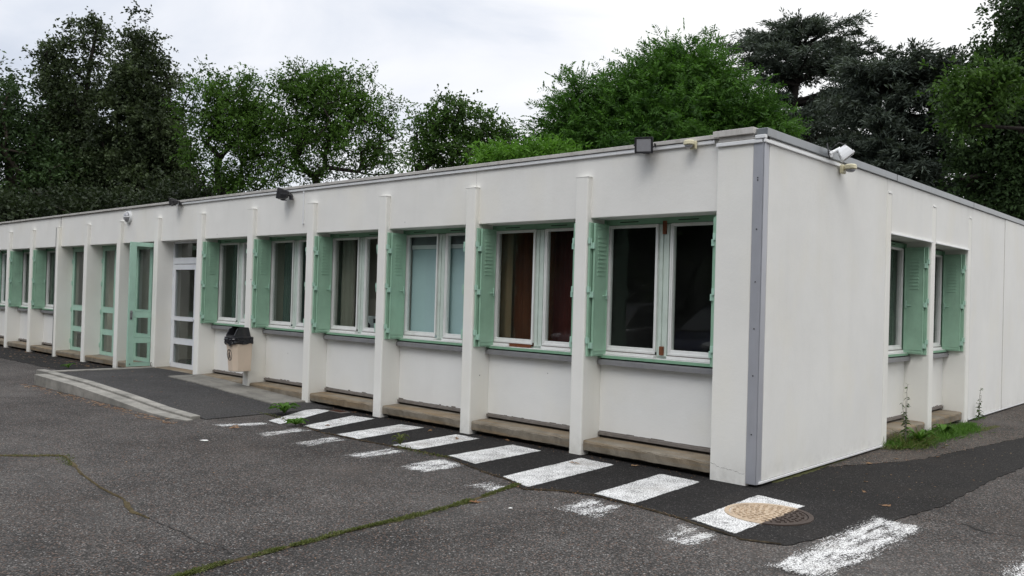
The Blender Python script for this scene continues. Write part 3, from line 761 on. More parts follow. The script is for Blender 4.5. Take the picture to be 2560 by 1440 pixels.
# ------------------------------------------------------------------ things on the walls
def floodlight(name, loc, yaw, tilt, w, h, dpt, label, mat, lens, mount=True):
    """halogen floodlight: tapered finned housing, glass front, yoke and junction box; front points along -Y before yaw"""
    t = tag(empty(name, loc, yaw), label, 'floodlight')
    q = Matrix.Rotation(tilt, 3, 'X')
    def rb(pts): return [q @ Vector(p) for p in pts]
    fr = [(-w/2,-dpt,-h/2),(w/2,-dpt,-h/2),(w/2,-dpt,h/2),(-w/2,-dpt,h/2)]
    f2 = [(x, -dpt*.72, z) for x, _, z in fr]; mid = [(x*.86, -dpt*.35, z*.86) for x, _, z in fr]; bk = [(x*.55, 0, z*.55) for x, _, z in fr]
    b = MB(); b.loft([rb(fr), rb(f2), rb(mid), rb(bk)])
    body = b.build('housing', mat, t, .004)
    b = MB(); g = [(-w*.43,-dpt-.004,-h*.43),(w*.43,-dpt-.004,-h*.43),(w*.43,-dpt-.004,h*.43),(-w*.43,-dpt-.004,h*.43)]
    b.loft([rb(g), rb([(x, -dpt+.002, z) for x, _, z in g])]); b.build('lens', lens, body)
    b = MB()
    fx = w/2+.008
    rim = [((-w/2-.006, w/2+.006, h/2-.004, h/2+.008)), ((-w/2-.006, w/2+.006, -h/2-.008, -h/2+.004)), ((-w/2-.008, -w/2+.006, -h/2, h/2)), ((w/2-.006, w/2+.008, -h/2, h/2))]
    for (x0, x1, z0, z1) in rim:
        vs = rb([(x0,-dpt-.010,z0),(x1,-dpt-.010,z0),(x1,-dpt+.014,z0),(x0,-dpt+.014,z0),(x0,-dpt-.010,z1),(x1,-dpt-.010,z1),(x1,-dpt+.014,z1),(x0,-dpt+.014,z1)])
        b.add(vs, [(3,2,1,0),(4,5,6,7),(0,1,5,4),(1,2,6,5),(2,3,7,6),(3,0,4,7)])
    for k in range(5):
        x = (k-2)*w*.16
        vs = rb([(x-.002,-dpt*.6,h*.40),(x+.002,-dpt*.6,h*.40),(x+.002,-dpt*.02,h*.25),(x-.002,-dpt*.02,h*.25),(x-.002,-dpt*.6,h*.50),(x+.002,-dpt*.6,h*.50),(x+.002,-dpt*.02,h*.38),(x-.002,-dpt*.02,h*.38)])
        b.add(vs, [(3,2,1,0),(4,5,6,7),(0,1,5,4),(1,2,6,5),(2,3,7,6),(3,0,4,7)])
    b.build('front_frame', mat, body, .001)
    if mount:
        b = MB(); b.box(-w/2-.020, -w/2-.012, -dpt*.55, .05, -.012, .012); b.box(w/2+.012, w/2+.020, -dpt*.55, .05, -.012, .012); b.box(-w/2-.02, w/2+.02, .042, .05, -.012, .012)
        b.cyl((w/2+.010, -dpt*.4, 0), (1,0,0), .010, .018, 10); b.cyl((-w/2-.028, -dpt*.4, 0), (1,0,0), .010, .018, 10)
        b.build('yoke', mat, t, .001)
        b = MB(); b.box(-.03, .03, .035, .075, -h*.5, -h*.05); b.box(-w*.25, w*.25, -dpt*.7, -.02, -h*.58, -h*.46); b.build('junction_box', mat, t, .004)
    return t
floodlight('floodlight', (-1.20, -.01, 3.03), R(25), R(8), .155, .135, .10, 'square black floodlight under the roof edge nearest the corner, lens facing the yard', M['black'], M['lens_grey'])
floodlight('floodlight', (-7.30, -.02, 2.94), R(-52), R(-8), .165, .145, .12, 'black floodlight turned sideways beside the thin vertical cable duct', M['black'], M['black'])
floodlight('floodlight', (-10.72, -.02, 3.03), R(-40), R(5), .15, .11, .10, 'small black floodlight on the roof edge above the white door', M['black'], M['lens_grey'])
# white floodlight on an arm on the end wall
t = floodlight('floodlight', (.10, 1.38, 3.085), R(115), R(52), .155, .115, .105, 'white floodlight on an arm above the end wall', M['white_pvc'], M['lens_grey'], mount=False)
b = MB(); b.tube([(-.03, .10, -.06), (0, .05, -.03), (.0, 0, .0)], [.02, .018, .016], 10); b.box(-.035, .0, .07, .13, -.09, -.03); b.build('arm', M['white_pvc'], t, .003)
b = MB(); b.tube([(-.11, .11, -.055), (-.14, .06, .0), (-.13, .02, .03), (-.09, -.02, .02)], .004, 6); b.tube([(-.15,.13,.02),(-.16,.12,-.04),(-.15,.11,-.09),(-.13,.10,-.12)], .006, 6); b.build('cable', M['black'], t)
# motion detectors
def sensor(loc, rz, label):
    t = tag(empty('motion_sensor', loc, rz), label, 'motion sensor')
    b = MB(); b.box(-.035, .035, -.03, 0, -.045, .03); b.build('base', M['cream'], t, .008)
    b = MB(); n = 18
    rings = []
    for (zz, rr) in ((-.012, .040), (-.006, .047), (.022, .045), (.030, .036)):
        rings.append([(rr*1.15*math.cos(2*math.pi*k/n), -.075+rr*1.0*math.sin(2*math.pi*k/n), zz) for k in range(n)])
    b.loft(rings); b.box(-.02, .02, -.05, -.02, -.01, .022); b.build('hood', M['cream'], t, smooth=False)
    b = MB(); rings = []
    for (zz, rr) in ((-.012, .036), (-.028, .031), (-.036, .018)):
        rings.append([(rr*1.1*math.cos(2*math.pi*k/n), -.075+rr*math.sin(2*math.pi*k/n), zz) for k in range(n)])
    b.loft(rings); b.build('lens', M['lens_grey'], t, smooth=True)
    return t
sensor((-.70, .04, 2.995), R(-12), 'cream motion sensor on the front fascia beside the corner')
s2 = sensor((.014, 1.62, 2.925), R(90), 'cream motion sensor sticking out from the end wall'); s2.scale = (1.15, 1.25, 1.15)
# bulkhead lamp
bk = tag(empty('bulkhead_lamp', (-12.80, .066, 2.865)), 'round white bulkhead lamp on the fascia above the open green door', 'wall lamp')
b = MB(); b.cyl((0,0,0), (0,-1,0), .115, .045, 28, .108); b.build('base', M['white_pvc'], bk, .004)
b = MB(); rings = []
for (yy, rr) in ((-.045, .088), (-.075, .082), (-.098, .060), (-.108, .025)):
    rings.append([(rr*math.cos(2*math.pi*k/24), yy, rr*math.sin(2*math.pi*k/24)) for k in range(24)])
b.loft(rings); b.build('glass_dome', M['lens_grey'], bk, smooth=True)
b = MB(); b.tube([(0,-.05,.10),(0,-.09,.075),(0,-.115,.0),(0,-.09,-.075),(0,-.05,-.10)], .007, 6); b.tube([(-.10,-.05,0),(-.07,-.09,0),(0,-.115,0),(.07,-.09,0),(.10,-.05,0)], .007, 6)
b.build('guard', M['white_pvc'], bk)
# litter bin
lb = tag(empty('litter_bin', (-8.285, -.005, .34)), 'beige wall-hung litter bin with a black bag and hooded lid', 'litter bin')
b = MB()
def octo(w, d, c, z, y0=0): return [(-w/2, y0, z), (-w/2, y0-d+c, z), (-w/2+c, y0-d, z), (w/2-c, y0-d, z), (w/2, y0-d+c, z), (w/2, y0, z)]
b.loft([octo(.235, .265, .06, 0), octo(.24, .27, .06, .012), octo(.285, .315, .065, .50)])
body = b.build('body', M['bin'], lb, .008)
b = MB(); r = random.Random(5); rings = []
for k, (g, z) in enumerate(((.016, .415), (.026, .43), (.016, .455), (.026, .48), (.016, .50), (.004, .51))):
    base = octo(.285+g, .315+g, .065, z, .004); pts = []
    for i in range(len(base)):
        a, c_ = Vector(base[i]), Vector(base[(i+1) % len(base)])
        for j in range(5):
            p = a.lerp(c_, j/5); sag = .10*max(0, 1-abs(p.x)/.1) if 0 else 0
            pts.append((p.x+r.uniform(-.006, .006), p.y+(r.uniform(-.010, .006) if p.y < -.02 else 0), z+r.uniform(-.012, .010)-(.030*(1 if p.y < -.15 else 0)*(.5+.5*math.sin(p.x*30)) if k < 2 else 0)))
    rings.append(pts)
b.loft(rings); b.build('bin_bag', M['black_bag'], lb, smooth=False)
b = MB()
b.loft([octo(.31, .335, .07, .495, .002), octo(.315, .34, .07, .512, .002), octo(.285, .30, .06, .518, -.004)])
b.add([(-.125,-.02,.516),(.125,-.02,.516),(.125,-.29,.516),(-.125,-.29,.516),(-.105,-.05,.655),(.105,-.05,.655),(.10,-.20,.665),(-.10,-.20,.665),(-.112,-.262,.60),(.112,-.262,.60)],
      [(0,1,5,4),(4,5,6,7),(1,2,9,6,5),(3,0,4,7,8)])
# front wall of the hood is left open as the mouth: frame only
b.box(-.125, .125, -.292, -.276, .514, .54)
b.rot_box((-.115, -.262, .585), Vector((1,0,0)), Vector((0,1,0)), Vector((0,.45,.9)).normalized(), .010, .008, .06)
b.rot_box((.115, -.262, .585), Vector((1,0,0)), Vector((0,1,0)), Vector((0,.45,.9)).normalized(), .010, .008, .06)
b.build('lid', M['black'], lb, .003)
b = MB(); n = 28; cx, cz = .0, .245
y = -.302
def face(x, z): 
    return (x, -.265-.05*(z/.5)-.0035, z)
ro, ri = .074, .061
vs = []; 
for k in range(n):
    a = 2*math.pi*k/n
    vs += [face(cx+ro*math.cos(a), cz+ro*1.15*math.sin(a)), face(cx+ri*math.cos(a), cz+ri*1.15*math.sin(a))]
b.add(vs, [(2*k, 2*((k+1) % n), 2*((k+1) % n)+1, 2*k+1) for k in range(n)])
def stroke(pts, w):
    w *= 1.7; pts = [(x*1.3, z*1.35) for x, z in pts]
    for (x0, z0), (x1, z1) in zip(pts, pts[1:]):
        d = Vector((x1-x0, z1-z0)).normalized()*w; nx, nz = -d.y, d.x
        b.add([face(cx+x0+nx, cz+z0+nz), face(cx+x1+nx, cz+z1+nz), face(cx+x1-nx, cz+z1-nz), face(cx+x0-nx, cz+z0-nz)], [(0,1,2,3)])
stroke([(-.004, .040), (.006, .040)], .007)                      # head
stroke([(.0, .030), (.004, .004)], .007)                         # trunk
stroke([(.004, .004), (.016, -.018), (.022, -.040)], .005)       # leg
stroke([(.004, .004), (-.006, -.020), (-.010, -.040)], .005)     # leg
stroke([(.0, .026), (-.016, .016), (-.026, .022)], .0035)        # arm
stroke([(-.034, .010), (-.032, -.038), (-.016, -.038), (-.014, .010)], .0028)  # basket
b.build('emblem', M['black'], body)
b = MB(); b.box(-.06, .06, -.002, .004, .02, .44); b.build('bracket', M['drip'], lb)
hk = tag(empty('door_stop', (-11.50, -.03, .16)), 'small rusty door stop ring on the pilaster between the two open doorways', 'door stop')
b = MB(); b.tube([(.02,0,0),(.05,-.02,.03),(.05,-.02,.06),(.02,0,.07)], .010, 8); b.build('ring', M['drip'], hk)

# ------------------------------------------------------------------ leaves and plants (numpy)
def leaf_quads(cen, axis, L, Wd, bend=0):
    """rhombic leaves: cen (N,3) base point, axis (N,3) unit"""
    n = len(cen); rnd = rng.normal(size=(n, 3)); side = np.cross(axis, rnd); side /= np.linalg.norm(side, axis=1, keepdims=True)+1e-9
    L = np.broadcast_to(np.asarray(L), (n,))[:, None]; Wd = np.broadcast_to(np.asarray(Wd), (n,))[:, None]
    v = np.empty((n, 4, 3)); v[:, 0] = cen; v[:, 1] = cen+axis*L*.5+side*Wd*.5; v[:, 2] = cen+axis*L; v[:, 3] = cen+axis*L*.5-side*Wd*.5
    if bend: v[:, 2, 2] -= (bend*L)[:, 0]
    return v.reshape(-1, 3), np.arange(4*n).reshape(n, 4)
def unit(a): return a/(np.linalg.norm(a, axis=1, keepdims=True)+1e-9)
def grow(base, clumps, r0, top=None, bend=.15, seed=1):
    """limbs from the trunk to every clump centre; returns MB"""
    r = random.Random(seed); base = Vector(base)
    nodes = [base]; par = [-1]; path = [0]
    top = Vector(top); k = max(4, int((top-base).length/1.2))
    for i in range(1, k+1):
        p = base.lerp(top, i/k) + Vector((r.uniform(-.15, .15), r.uniform(-.15, .15), 0)); nodes.append(p); par.append(len(nodes)-2); path.append(path[-1]+1)
    cl = sorted([Vector(c) for c in clumps], key=lambda c: (c-base.lerp(top, .55)).length)
    use = [0]*len(nodes)
    for c in cl:
        best, bi = 1e9, 0
        for i, q in enumerate(nodes):
            if q.z > c.z+.4: continue
            if i < 2: continue
            d = (c-q).length + .12*path[i]
            if d < best: best, bi = d, i
        q = nodes[bi]; L = (c-q).length; s_ = max(1, int(L/1.1)); prev = bi
        for j in range(1, s_+1):
            p = q.lerp(c, j/s_)
            if j < s_: p += Vector((r.uniform(-1, 1), r.uniform(-1, 1), r.uniform(-.4, 1)))*bend*L*.5/s_**.5
            nodes.append(p); par.append(prev); path.append(path[prev]+1); use.append(0); prev = len(nodes)-1
        use += [0]*(len(nodes)-len(use))
    cnt = [0]*len(nodes); haschild = [False]*len(nodes)
    for i in range(len(nodes)-1, 0, -1):
        cnt[i] = max(cnt[i], 1) if not haschild[i] else cnt[i]
        cnt[par[i]] += cnt[i]; haschild[par[i]] = True
    tot = cnt[0] or 1
    b = MB()
    for i in range(1, len(nodes)):
        ra = r0*max(.035, (cnt[par[i]]/tot)**.5); rb_ = r0*max(.03, (cnt[i]/tot)**.5)
        ra = min(ra, rb_*1.5)
        b.tube([nodes[par[i]], nodes[i]], [ra, rb_], 6 if ra > .06 else 4, cap=False)
    return b
def blob_points(blobs, n, surf=.45):
    """blobs: (centre, (rx,ry,rz)); clump centres, more of them near the skin"""
    vol = np.array([r_[0]*r_[1]*r_[2] for _, r_ in blobs])**.8; pick = rng.choice(len(blobs), n, p=vol/vol.sum())
    d = unit(rng.normal(size=(n, 3))); rad = rng.random(n)**surf
    ph = rng.random((len(blobs), 6))*6.28; q = ph[pick]
    lump = np.sin(d[:, 0]*5.1+q[:, 0])+np.sin(d[:, 1]*5.7+q[:, 1])+np.sin(d[:, 2]*6.3+q[:, 2])+.8*np.sin(d[:, 0]*9+d[:, 2]*8+q[:, 3])+.8*np.sin(d[:, 1]*10-d[:, 2]*7+q[:, 4])
    rad = rad*(.86+.10*lump)
    c = np.array([list(bb[0]) for bb in blobs])[pick]; s_ = np.array([bb[1] for bb in blobs])[pick]
    return c + d*rad[:, None]*s_, d
def foliage(name, centers, outd, n_per, spread, L, Wd, mat, parent, up=.3, tint_sp=.35, flat=.75, shoots=None):
    """every clump is a handful of leafy shoots leaving its centre, outward and up"""
    k = shoots or max(5, n_per//9); per = max(4, n_per//k); nc = len(centers); n = nc*k
    c = np.repeat(centers, k, 0); o = np.repeat(outd, k, 0)
    d = unit(rng.normal(size=(n, 3))*.85 + o*.55 + np.array([0, 0, up])); d[:, 2] *= flat
    Ls = spread*rng.uniform(.5, 1.5, n); st = c + rng.normal(size=(n, 3))*spread*.28
    ct = np.repeat(np.clip(rng.normal(.45, tint_sp, nc), 0, 1), k); kt = np.clip(ct*.75+rng.random(n)*.3, 0, 1)  # wide clump tint spread stands in for top-lit and near-black foliage
    f = rng.random((n, per))**.8; m = n*per
    p = st[:, None]+d[:, None]*(f*Ls[:, None])[..., None]; p[..., 2] -= (f**2*Ls[:, None])*.18
    p = p.reshape(-1, 3)+rng.normal(size=(m, 3))*spread*.085
    ax = unit(np.repeat(d, per, 0)*.8+rng.normal(size=(m, 3))*.75)
    v, q = leaf_quads(p, ax, L*rng.uniform(.55, 1.3, m), Wd*rng.uniform(.7, 1.25, m), .12)
    t = np.clip(np.repeat(kt, per)*.85+(f.reshape(-1)*.18)+rng.normal(0, .05, m), 0, 1)
    return npmesh(name, v, q, mat, parent, np.repeat(t, 4))
def pxblob(u, v, ru, rv, D, depth=None):
    c = P(u, v, D); k = D/FPX*1.05
    rr = ru*k
    return (np.array(c), np.array([rr, depth or rr, rv*k]))
def tree(kind, label, base_px, D, blobs, nclump, n_per, spread, L, Wd, mat, trunk_r=.28, bark='bark', top_frac=.55, group=None, limb_n=90, tint_sp=.42, surf=.45, cat='tree', flat=.8, dd=0):
    bl = [pxblob(*bb[:4], D+(bb[4] if len(bb) > 4 else 0)) for bb in blobs]
    g = P(base_px, 600, D); base = Vector((g.x, g.y, 0))
    t = tag(empty(kind, base), label, cat, group)
    cen, od = blob_points(bl, nclump, surf)
    off = np.array(base)
    zs = [bb[0][2] for bb in bl]; ztop = max(bb[0][2]+bb[1][2]*.3 for bb in bl)
    limb = cen[rng.choice(len(cen), min(limb_n, len(cen)), replace=False)]-off
    limb = limb[limb[:, 2] > 1.5]
    mb = grow((0, 0, 0), limb, trunk_r, (0, 0, ztop*top_frac), seed=int(D*10))
    mb.build('trunk', M[bark], t, smooth=True)
    foliage('crown', cen-off, od, n_per, spread, L, Wd, mat, t, tint_sp=tint_sp, flat=flat)
    return t
TG = 'trees standing beyond the building'
# far left
tree('broadleaf_tree', 'loose feathery dark green tree cut by the left edge, beside the tallest tree', 20, 44,
     [(40,215,46,50),(10,320,90,70),(95,330,40,50),(-60,300,90,140),(60,430,130,80),(-40,470,100,80),(150,430,80,70)], 230, 95, .75, .21, .09, M['leaf_dark'], .3, group=TG, limb_n=120, surf=.5)
tree('oak_tree', 'tallest dark oak with a blunt ragged top, left of its pointed neighbour', 200, 46,
     [(240,70,34,26),(195,110,24,46),(232,140,30,60),(140,200,42,80),(120,140,16,30),(190,200,36,50),(175,290,85,95),(170,380,110,90),(240,420,90,90),(130,130,30,34),(200,500,120,70)], 520, 130, .62, .165, .10, M['leaf_oak'], .45, 'bark_dark', .8, TG, 110, .42, .42)
tree('oak_tree', 'tall dark oak with a pointed top, right of its blunt neighbour', 350, 44,
     [(342,70,14,26),(340,110,32,40),(342,160,54,55),(385,140,26,50),(312,210,28,60),(350,240,90,80),(400,300,70,80),(340,330,100,90),(420,400,70,80),(330,440,110,80),(440,500,90,60),(320,520,120,60)], 560, 130, .62, .165, .10, M['leaf_oak'], .45, 'bark_dark', .8, TG, 110, .42, .42)
tree('ash_tree', 'bright green ash with a bare lower crown, left of the two rounded ashes', 610, 34,
     [(512,195,22,36),(530,250,58,50),(640,240,50,48),(590,245,60,50),(580,310,95,50),(660,320,48,45),(620,385,70,28),(525,400,46,40),(655,440,50,28),(560,440,50,26),(466,260,18,46),(482,360,30,50),(600,470,60,22)], 300, 75, .52, .155, .06, M['leaf_ash'], .14, 'bark_dark', .34, TG, 110, .42, .4)
tree('ash_tree', 'wide rounded ash whose dark limbs show low in its crown, middle of the row', 800, 33,
     [(745,215,60,38),(850,215,66,40),(790,240,70,50),(720,300,60,60),(850,290,100,70),(930,280,55,60),(780,345,85,40),(955,350,42,55),(880,375,80,30),(720,400,44,36),(985,420,34,40),(800,425,60,22),(900,425,44,18),(800,190,20,24),(900,205,22,24),(745,180,26,20)], 400, 75, .52, .155, .06, M['leaf_ash'], .15, 'bark_dark', .32, TG, 140, .42, .38)
tree('broadleaf_tree', 'small sparse round tree between the wide ash and the big bright tree', 1150, 38,
     [(1080,300,60,44),(1130,290,60,50),(1090,360,75,50),(1190,320,60,50),(1240,350,50,55),(1160,390,90,40),(1270,370,30,60),(1060,400,50,35),(1255,410,50,40)], 230, 66, .55, .18, .09, M['leaf_mid'], .2, 'bark_dark', .5, TG, 100, .35, .38)
# big bright feathery tree: compound sprays
def spray_tree():
    D = 24; t = tag(empty('locust_tree', Vector((P(1640, 600, D).x, P(1640, 600, D).y, 0))), 'big bright green feathery tree rising right behind the roof', 'tree', TG)
    off = np.array(t.location)
    bl = [pxblob(*bb, D) for bb in [(1690,160,60,42),(1735,190,70,44),(1640,200,60,44),(1640,240,130,70),(1740,210,100,80),(1540,270,90,70),(1830,270,90,70),(1440,290,80,60),(1660,330,180,80),(1860,350,110,60),(1500,360,130,70),
          (1390,360,65,50),(1700,400,200,60),(1900,330,60,40),(1420,240,38,40),(1930,340,40,25),(1560,420,180,40)]]
    cen, od = blob_points(bl, 3000, .30); cen -= off
    limb = cen[rng.choice(len(cen), 90, replace=False)]*np.array([.95,.95,.97])
    grow((0,0,0), limb, .3, (0,0,4.2), seed=5).build('trunk', M['bark_dark'], t, smooth=True)
    ns = 4; n = len(cen)*ns; c = np.repeat(cen, ns, 0)+rng.normal(size=(n, 3))*.20
    ax = unit(np.repeat(od, ns, 0)*1.0+rng.normal(size=(n, 3))*.55+np.array([0,0,.35]))
    Ls = rng.uniform(.35, .6, n); side = unit(np.cross(ax, unit(rng.normal(size=(n, 3))+np.array([0,0,1.5]))))
    V = []; T = []; k = 7; ct = np.repeat(np.clip(rng.normal(.5, .3, len(cen)), 0, 1), ns)
    for j in range(k):
        f = (j+.6)/k; p = c+ax*(Ls*f)[:, None]; p[:, 2] -= (f*f*.10)
        for sgn in (-1, 1):
            la = unit(side*sgn+ax*.75+rng.normal(size=(n, 3))*.12)
            v, q = leaf_quads(p, la, .17*(1-.35*f)*rng.uniform(.8, 1.2, n), .038, .1); V.append(v); T.append(np.repeat(np.clip(ct*.75+.25*f+rng.normal(0, .06, n), 0, 1), 4))
    V = np.concatenate(V); T = np.concatenate(T)
    npmesh('crown', V, np.arange(len(V)).reshape(-1, 4), M['leaf_bright'], t, T)
spray_tree()
tree('shrub', 'low lime green bush top just showing over the roof edge', 1300, 22, [(1300,402,110,26),(1390,392,60,26),(1240,410,60,20)], 200, 60, .32, .16, .05, M['leaf_lime'], .08, 'bark', .6, None, 30, .3, .4, 'bush')
# cedars: tiers of drooping sprays
def cedar(label, base_px, D, top_px, tiers, seed, r0=.32):
    g = P(base_px, 600, D); base = Vector((g.x, g.y, 0)); t = tag(empty('cedar_tree', base), label, 'tree', TG)
    top = P(base_px, top_px, D)-base; r = random.Random(seed); mb = MB(); k = 9
    tp = [Vector((0,0,0)).lerp(top, i/k)+Vector((r.uniform(-.2,.2), r.uniform(-.2,.2), 0))*(i > 0) for i in range(k+1)]
    mb.tube(tp, [r0*(1-.7*i/k) for i in range(k+1)], 8)
    V = []; T = []
    for (u, v, ru, rise, nb) in tiers:
        nb = max(5, int(nb*.95))
        c = P(u, v, D)-base; span = ru*D/FPX
        for j in range(nb):
            a = 2*math.pi*(j+r.random()*.6)/nb; Lb = span*r.uniform(.7, 1.1); dirh = Vector((math.cos(a), math.sin(a), 0))
            z0 = c.z - r.uniform(.1, .9)*span*.35
            st = Vector((0,0,z0-span*.15)); Lb *= r.choice([.8, 1, 1, 1.25]); en = Vector((c.x, c.y, c.z)) + dirh*Lb + Vector((0,0,rise*span*.25+r.uniform(-.35,.35)))
            m_ = (st*.45+en*.55)+Vector((0,0,span*.10)); npt = 9; pts = []
            for i in range(npt):
                f = i/(npt-1); pts.append(st*(1-f)**2+m_*2*f*(1-f)+en*f*f)
            mb.tube(pts, [max(.012, .09*(1-i/(npt-1))) for i in range(npt)], 5, cap=False)
            # sprays along the branch
            ns = int(12+Lb*21)
            for s_ in range(ns):
                f = .18+.82*r.random()**.75; x = f*(npt-1); i = min(int(x), npt-2); p = pts[i].lerp(pts[i+1], x-i); bd = (pts[i+1]-pts[i]).normalized()
                sd = bd.cross(Vector((0,0,1))).normalized()*(1 if r.random() < .5 else -1)
                dr = (bd*r.uniform(.3, 1)+sd*r.uniform(.2, 1.2)+Vector((0,0,r.uniform(-.40, .14)))).normalized(); Ls = r.uniform(.3, .95)*(1.1-f*.25)
                nn = int(9+Ls*16); q = np.linspace(.05, 1, nn)
                bp = np.array(p)[None]+np.array(dr)[None]*(q*Ls)[:, None]; bp[:, 2] -= q*q*Ls*.30; bp[:, 2] += .03
                bp += rng.normal(size=(nn, 3))*.035
                ax = unit(np.array(dr)[None]+rng.normal(size=(nn, 3))*.55+np.array([0,0,.10]))
                v_, _ = leaf_quads(bp, ax, rng.uniform(.12, .24, nn), .045, .1); V.append(v_)
                T.append(np.repeat(np.clip(.2+.7*r.random()+rng.normal(0, .12, nn), 0, 1), 4))
    mb.build('trunk', M['bark_dark'], t, smooth=True)
    V = np.concatenate(V); T = np.concatenate(T); npmesh('crown', V, np.arange(len(V)).reshape(-1, 4), M['needle'], t, T)
    return len(V)//4
nc = cedar('dark flat-topped cedar with a bare forked trunk against the sky', 1985, 34, 110,
      [(1925,95,85,.6,9),(2065,100,80,.5,9),(1990,80,45,1.2,7),(1880,125,70,-.1,9),(2010,150,120,.3,11),(2110,145,65,.1,9),(1920,190,60,-.3,7),(2110,230,60,-.4,7),(1960,300,75,-.3,8),(2040,330,110,.1,10),(2100,270,70,.1,9),(1930,240,60,-.2,6)], 3)
nc2 = cedar('broad drooping cedar filling the gap between the flat-topped cedar and the right-hand tree', 2210, 30, 190,
      [(2175,175,60,.5,8),(2250,180,70,.7,9),(2200,205,90,.5,11),(2290,195,80,.7,10),(2390,200,70,.3,9),(2150,270,90,.2,10),(2290,280,120,.2,12),(2210,350,150,.1,13),(2120,400,110,0,11),(2330,380,140,.1,12),(2410,230,80,.3,9),(2400,300,90,.2,10),(2260,440,150,0,12),(2400,460,120,0,11),(2150,470,90,0,9)], 8, .36)
tree('broadleaf_tree', 'tall dark green tree leaning in over the far end at the right edge', 2600, 27,
     [(2540,50,60,60),(2620,20,120,110),(2560,170,110,80),(2470,180,40,50),(2510,130,60,40),(2500,300,90,90),(2600,280,120,120),(2440,330,60,60),(2540,420,110,90),(2460,430,70,60),(2620,450,120,100),(2400,250,45,40),(2500,515,90,40)], 650, 85, .45, .13, .07, M['leaf_dark'], .4, 'bark_dark', .7, TG, 120, .42, .42)
tree('broadleaf_tree', 'small yellow-green leafy tree leaning in front of the broad cedar at the right', 2640, 24,
     [(2410,205,46,20),(2455,250,44,34),(2372,235,24,14),(2420,290,36,28),(2480,210,50,40)], 62, 60, .48, .16, .07, M['leaf_mid'], .045, 'bark_dark', .8, TG, 30, .3, .45)
# low dark growth behind the left of the building
for k, (bp, D, bls, lab) in enumerate([
      (60, 38, [(40,500,110,60),(130,510,80,50)], 'low dark thicket at the far left just above the roof'),
      (260, 37, [(230,490,110,60),(320,500,90,50)], 'low dark thicket under the two tall oaks'),
      (440, 36, [(420,480,90,50),(510,470,70,50)], 'low dark thicket between the oaks and the first ash')]):
    tree('thicket', lab, bp, D, [(q[0], q[1]+38, q[2], q[3]*.8) for q in bls], 90, 90, .7, .17, .09, M['leaf_thicket'], .12, 'bark_dark', .5, 'dark thickets behind the roof', 40, .3, .6, 'thicket')
# far wooded hill
def hill():
    n = 60; V = []; F = []
    c = Vector((P(100, 500, 700).x, P(100, 500, 700).y, 0))
    for i in range(n+1):
        for j in range(16):
            a = (i/n-.5)*2; rr = j/15
            x = a*620; y = (rr-.5)*300; z = 46*math.exp(-(a*1.6-.1)**2*1.2)*math.sin(rr*math.pi)+4*math.sin(i*.9)*math.sin(rr*math.pi)
            V.append((x, y, z-1))
    for i in range(n):
        for j in range(15): F.append((i*16+j, (i+1)*16+j, (i+1)*16+j+1, i*16+j+1))
    b = MB().add(V, F); o = b.build('hill', simple('distant_wood', (.035, .052, .055), .95, 0, .4, .03, 0, .1), None, smooth=True); tag(o, kind='structure')
    d = (c-Vector((CAM[0], CAM[1], 0))).normalized(); o.location = c; o.rotation_euler.z = math.atan2(d.y, d.x)-math.pi/2
hill()
# trees across the yard, behind the photographer (they show in the panes)
AG = 'trees across the yard mirrored in the panes'
for k, (x, y, h, w) in enumerate([(-34,-15,10,6.5),(-25,-24,11,7),(-15,-27,12,7),(-5,-28,11,7),(6,-27,12,7),(17,-22,11,7),(24,-8,10,6.5),(-44,-8,10,6),(-10,-20,8,6),(-20,-19,8,6),(0,-21,8,6)]):
    t = tag(empty('broadleaf_tree', (x, y, 0)), ['dense dark tree across the yard, mirrored only faintly in the panes'][0], 'tree', AG)
    cen, od = blob_points([(np.array((0,0,h*.42)), (w, w*.8, h*.42)), (np.array((w*.4,0,h*.65)), (w*.6, w*.6, h*.35)), (np.array((-w*.4,0,h*.6)), (w*.6, w*.6, h*.35))], 330, .55)
    grow((0,0,0), cen[:30], .3, (0,0,h*.5), seed=k).build('trunk', M['bark_dark'], t, smooth=True)
    foliage('crown', cen, od, 36, 1.5, 1.0, .75, M['leaf_dark'], t)

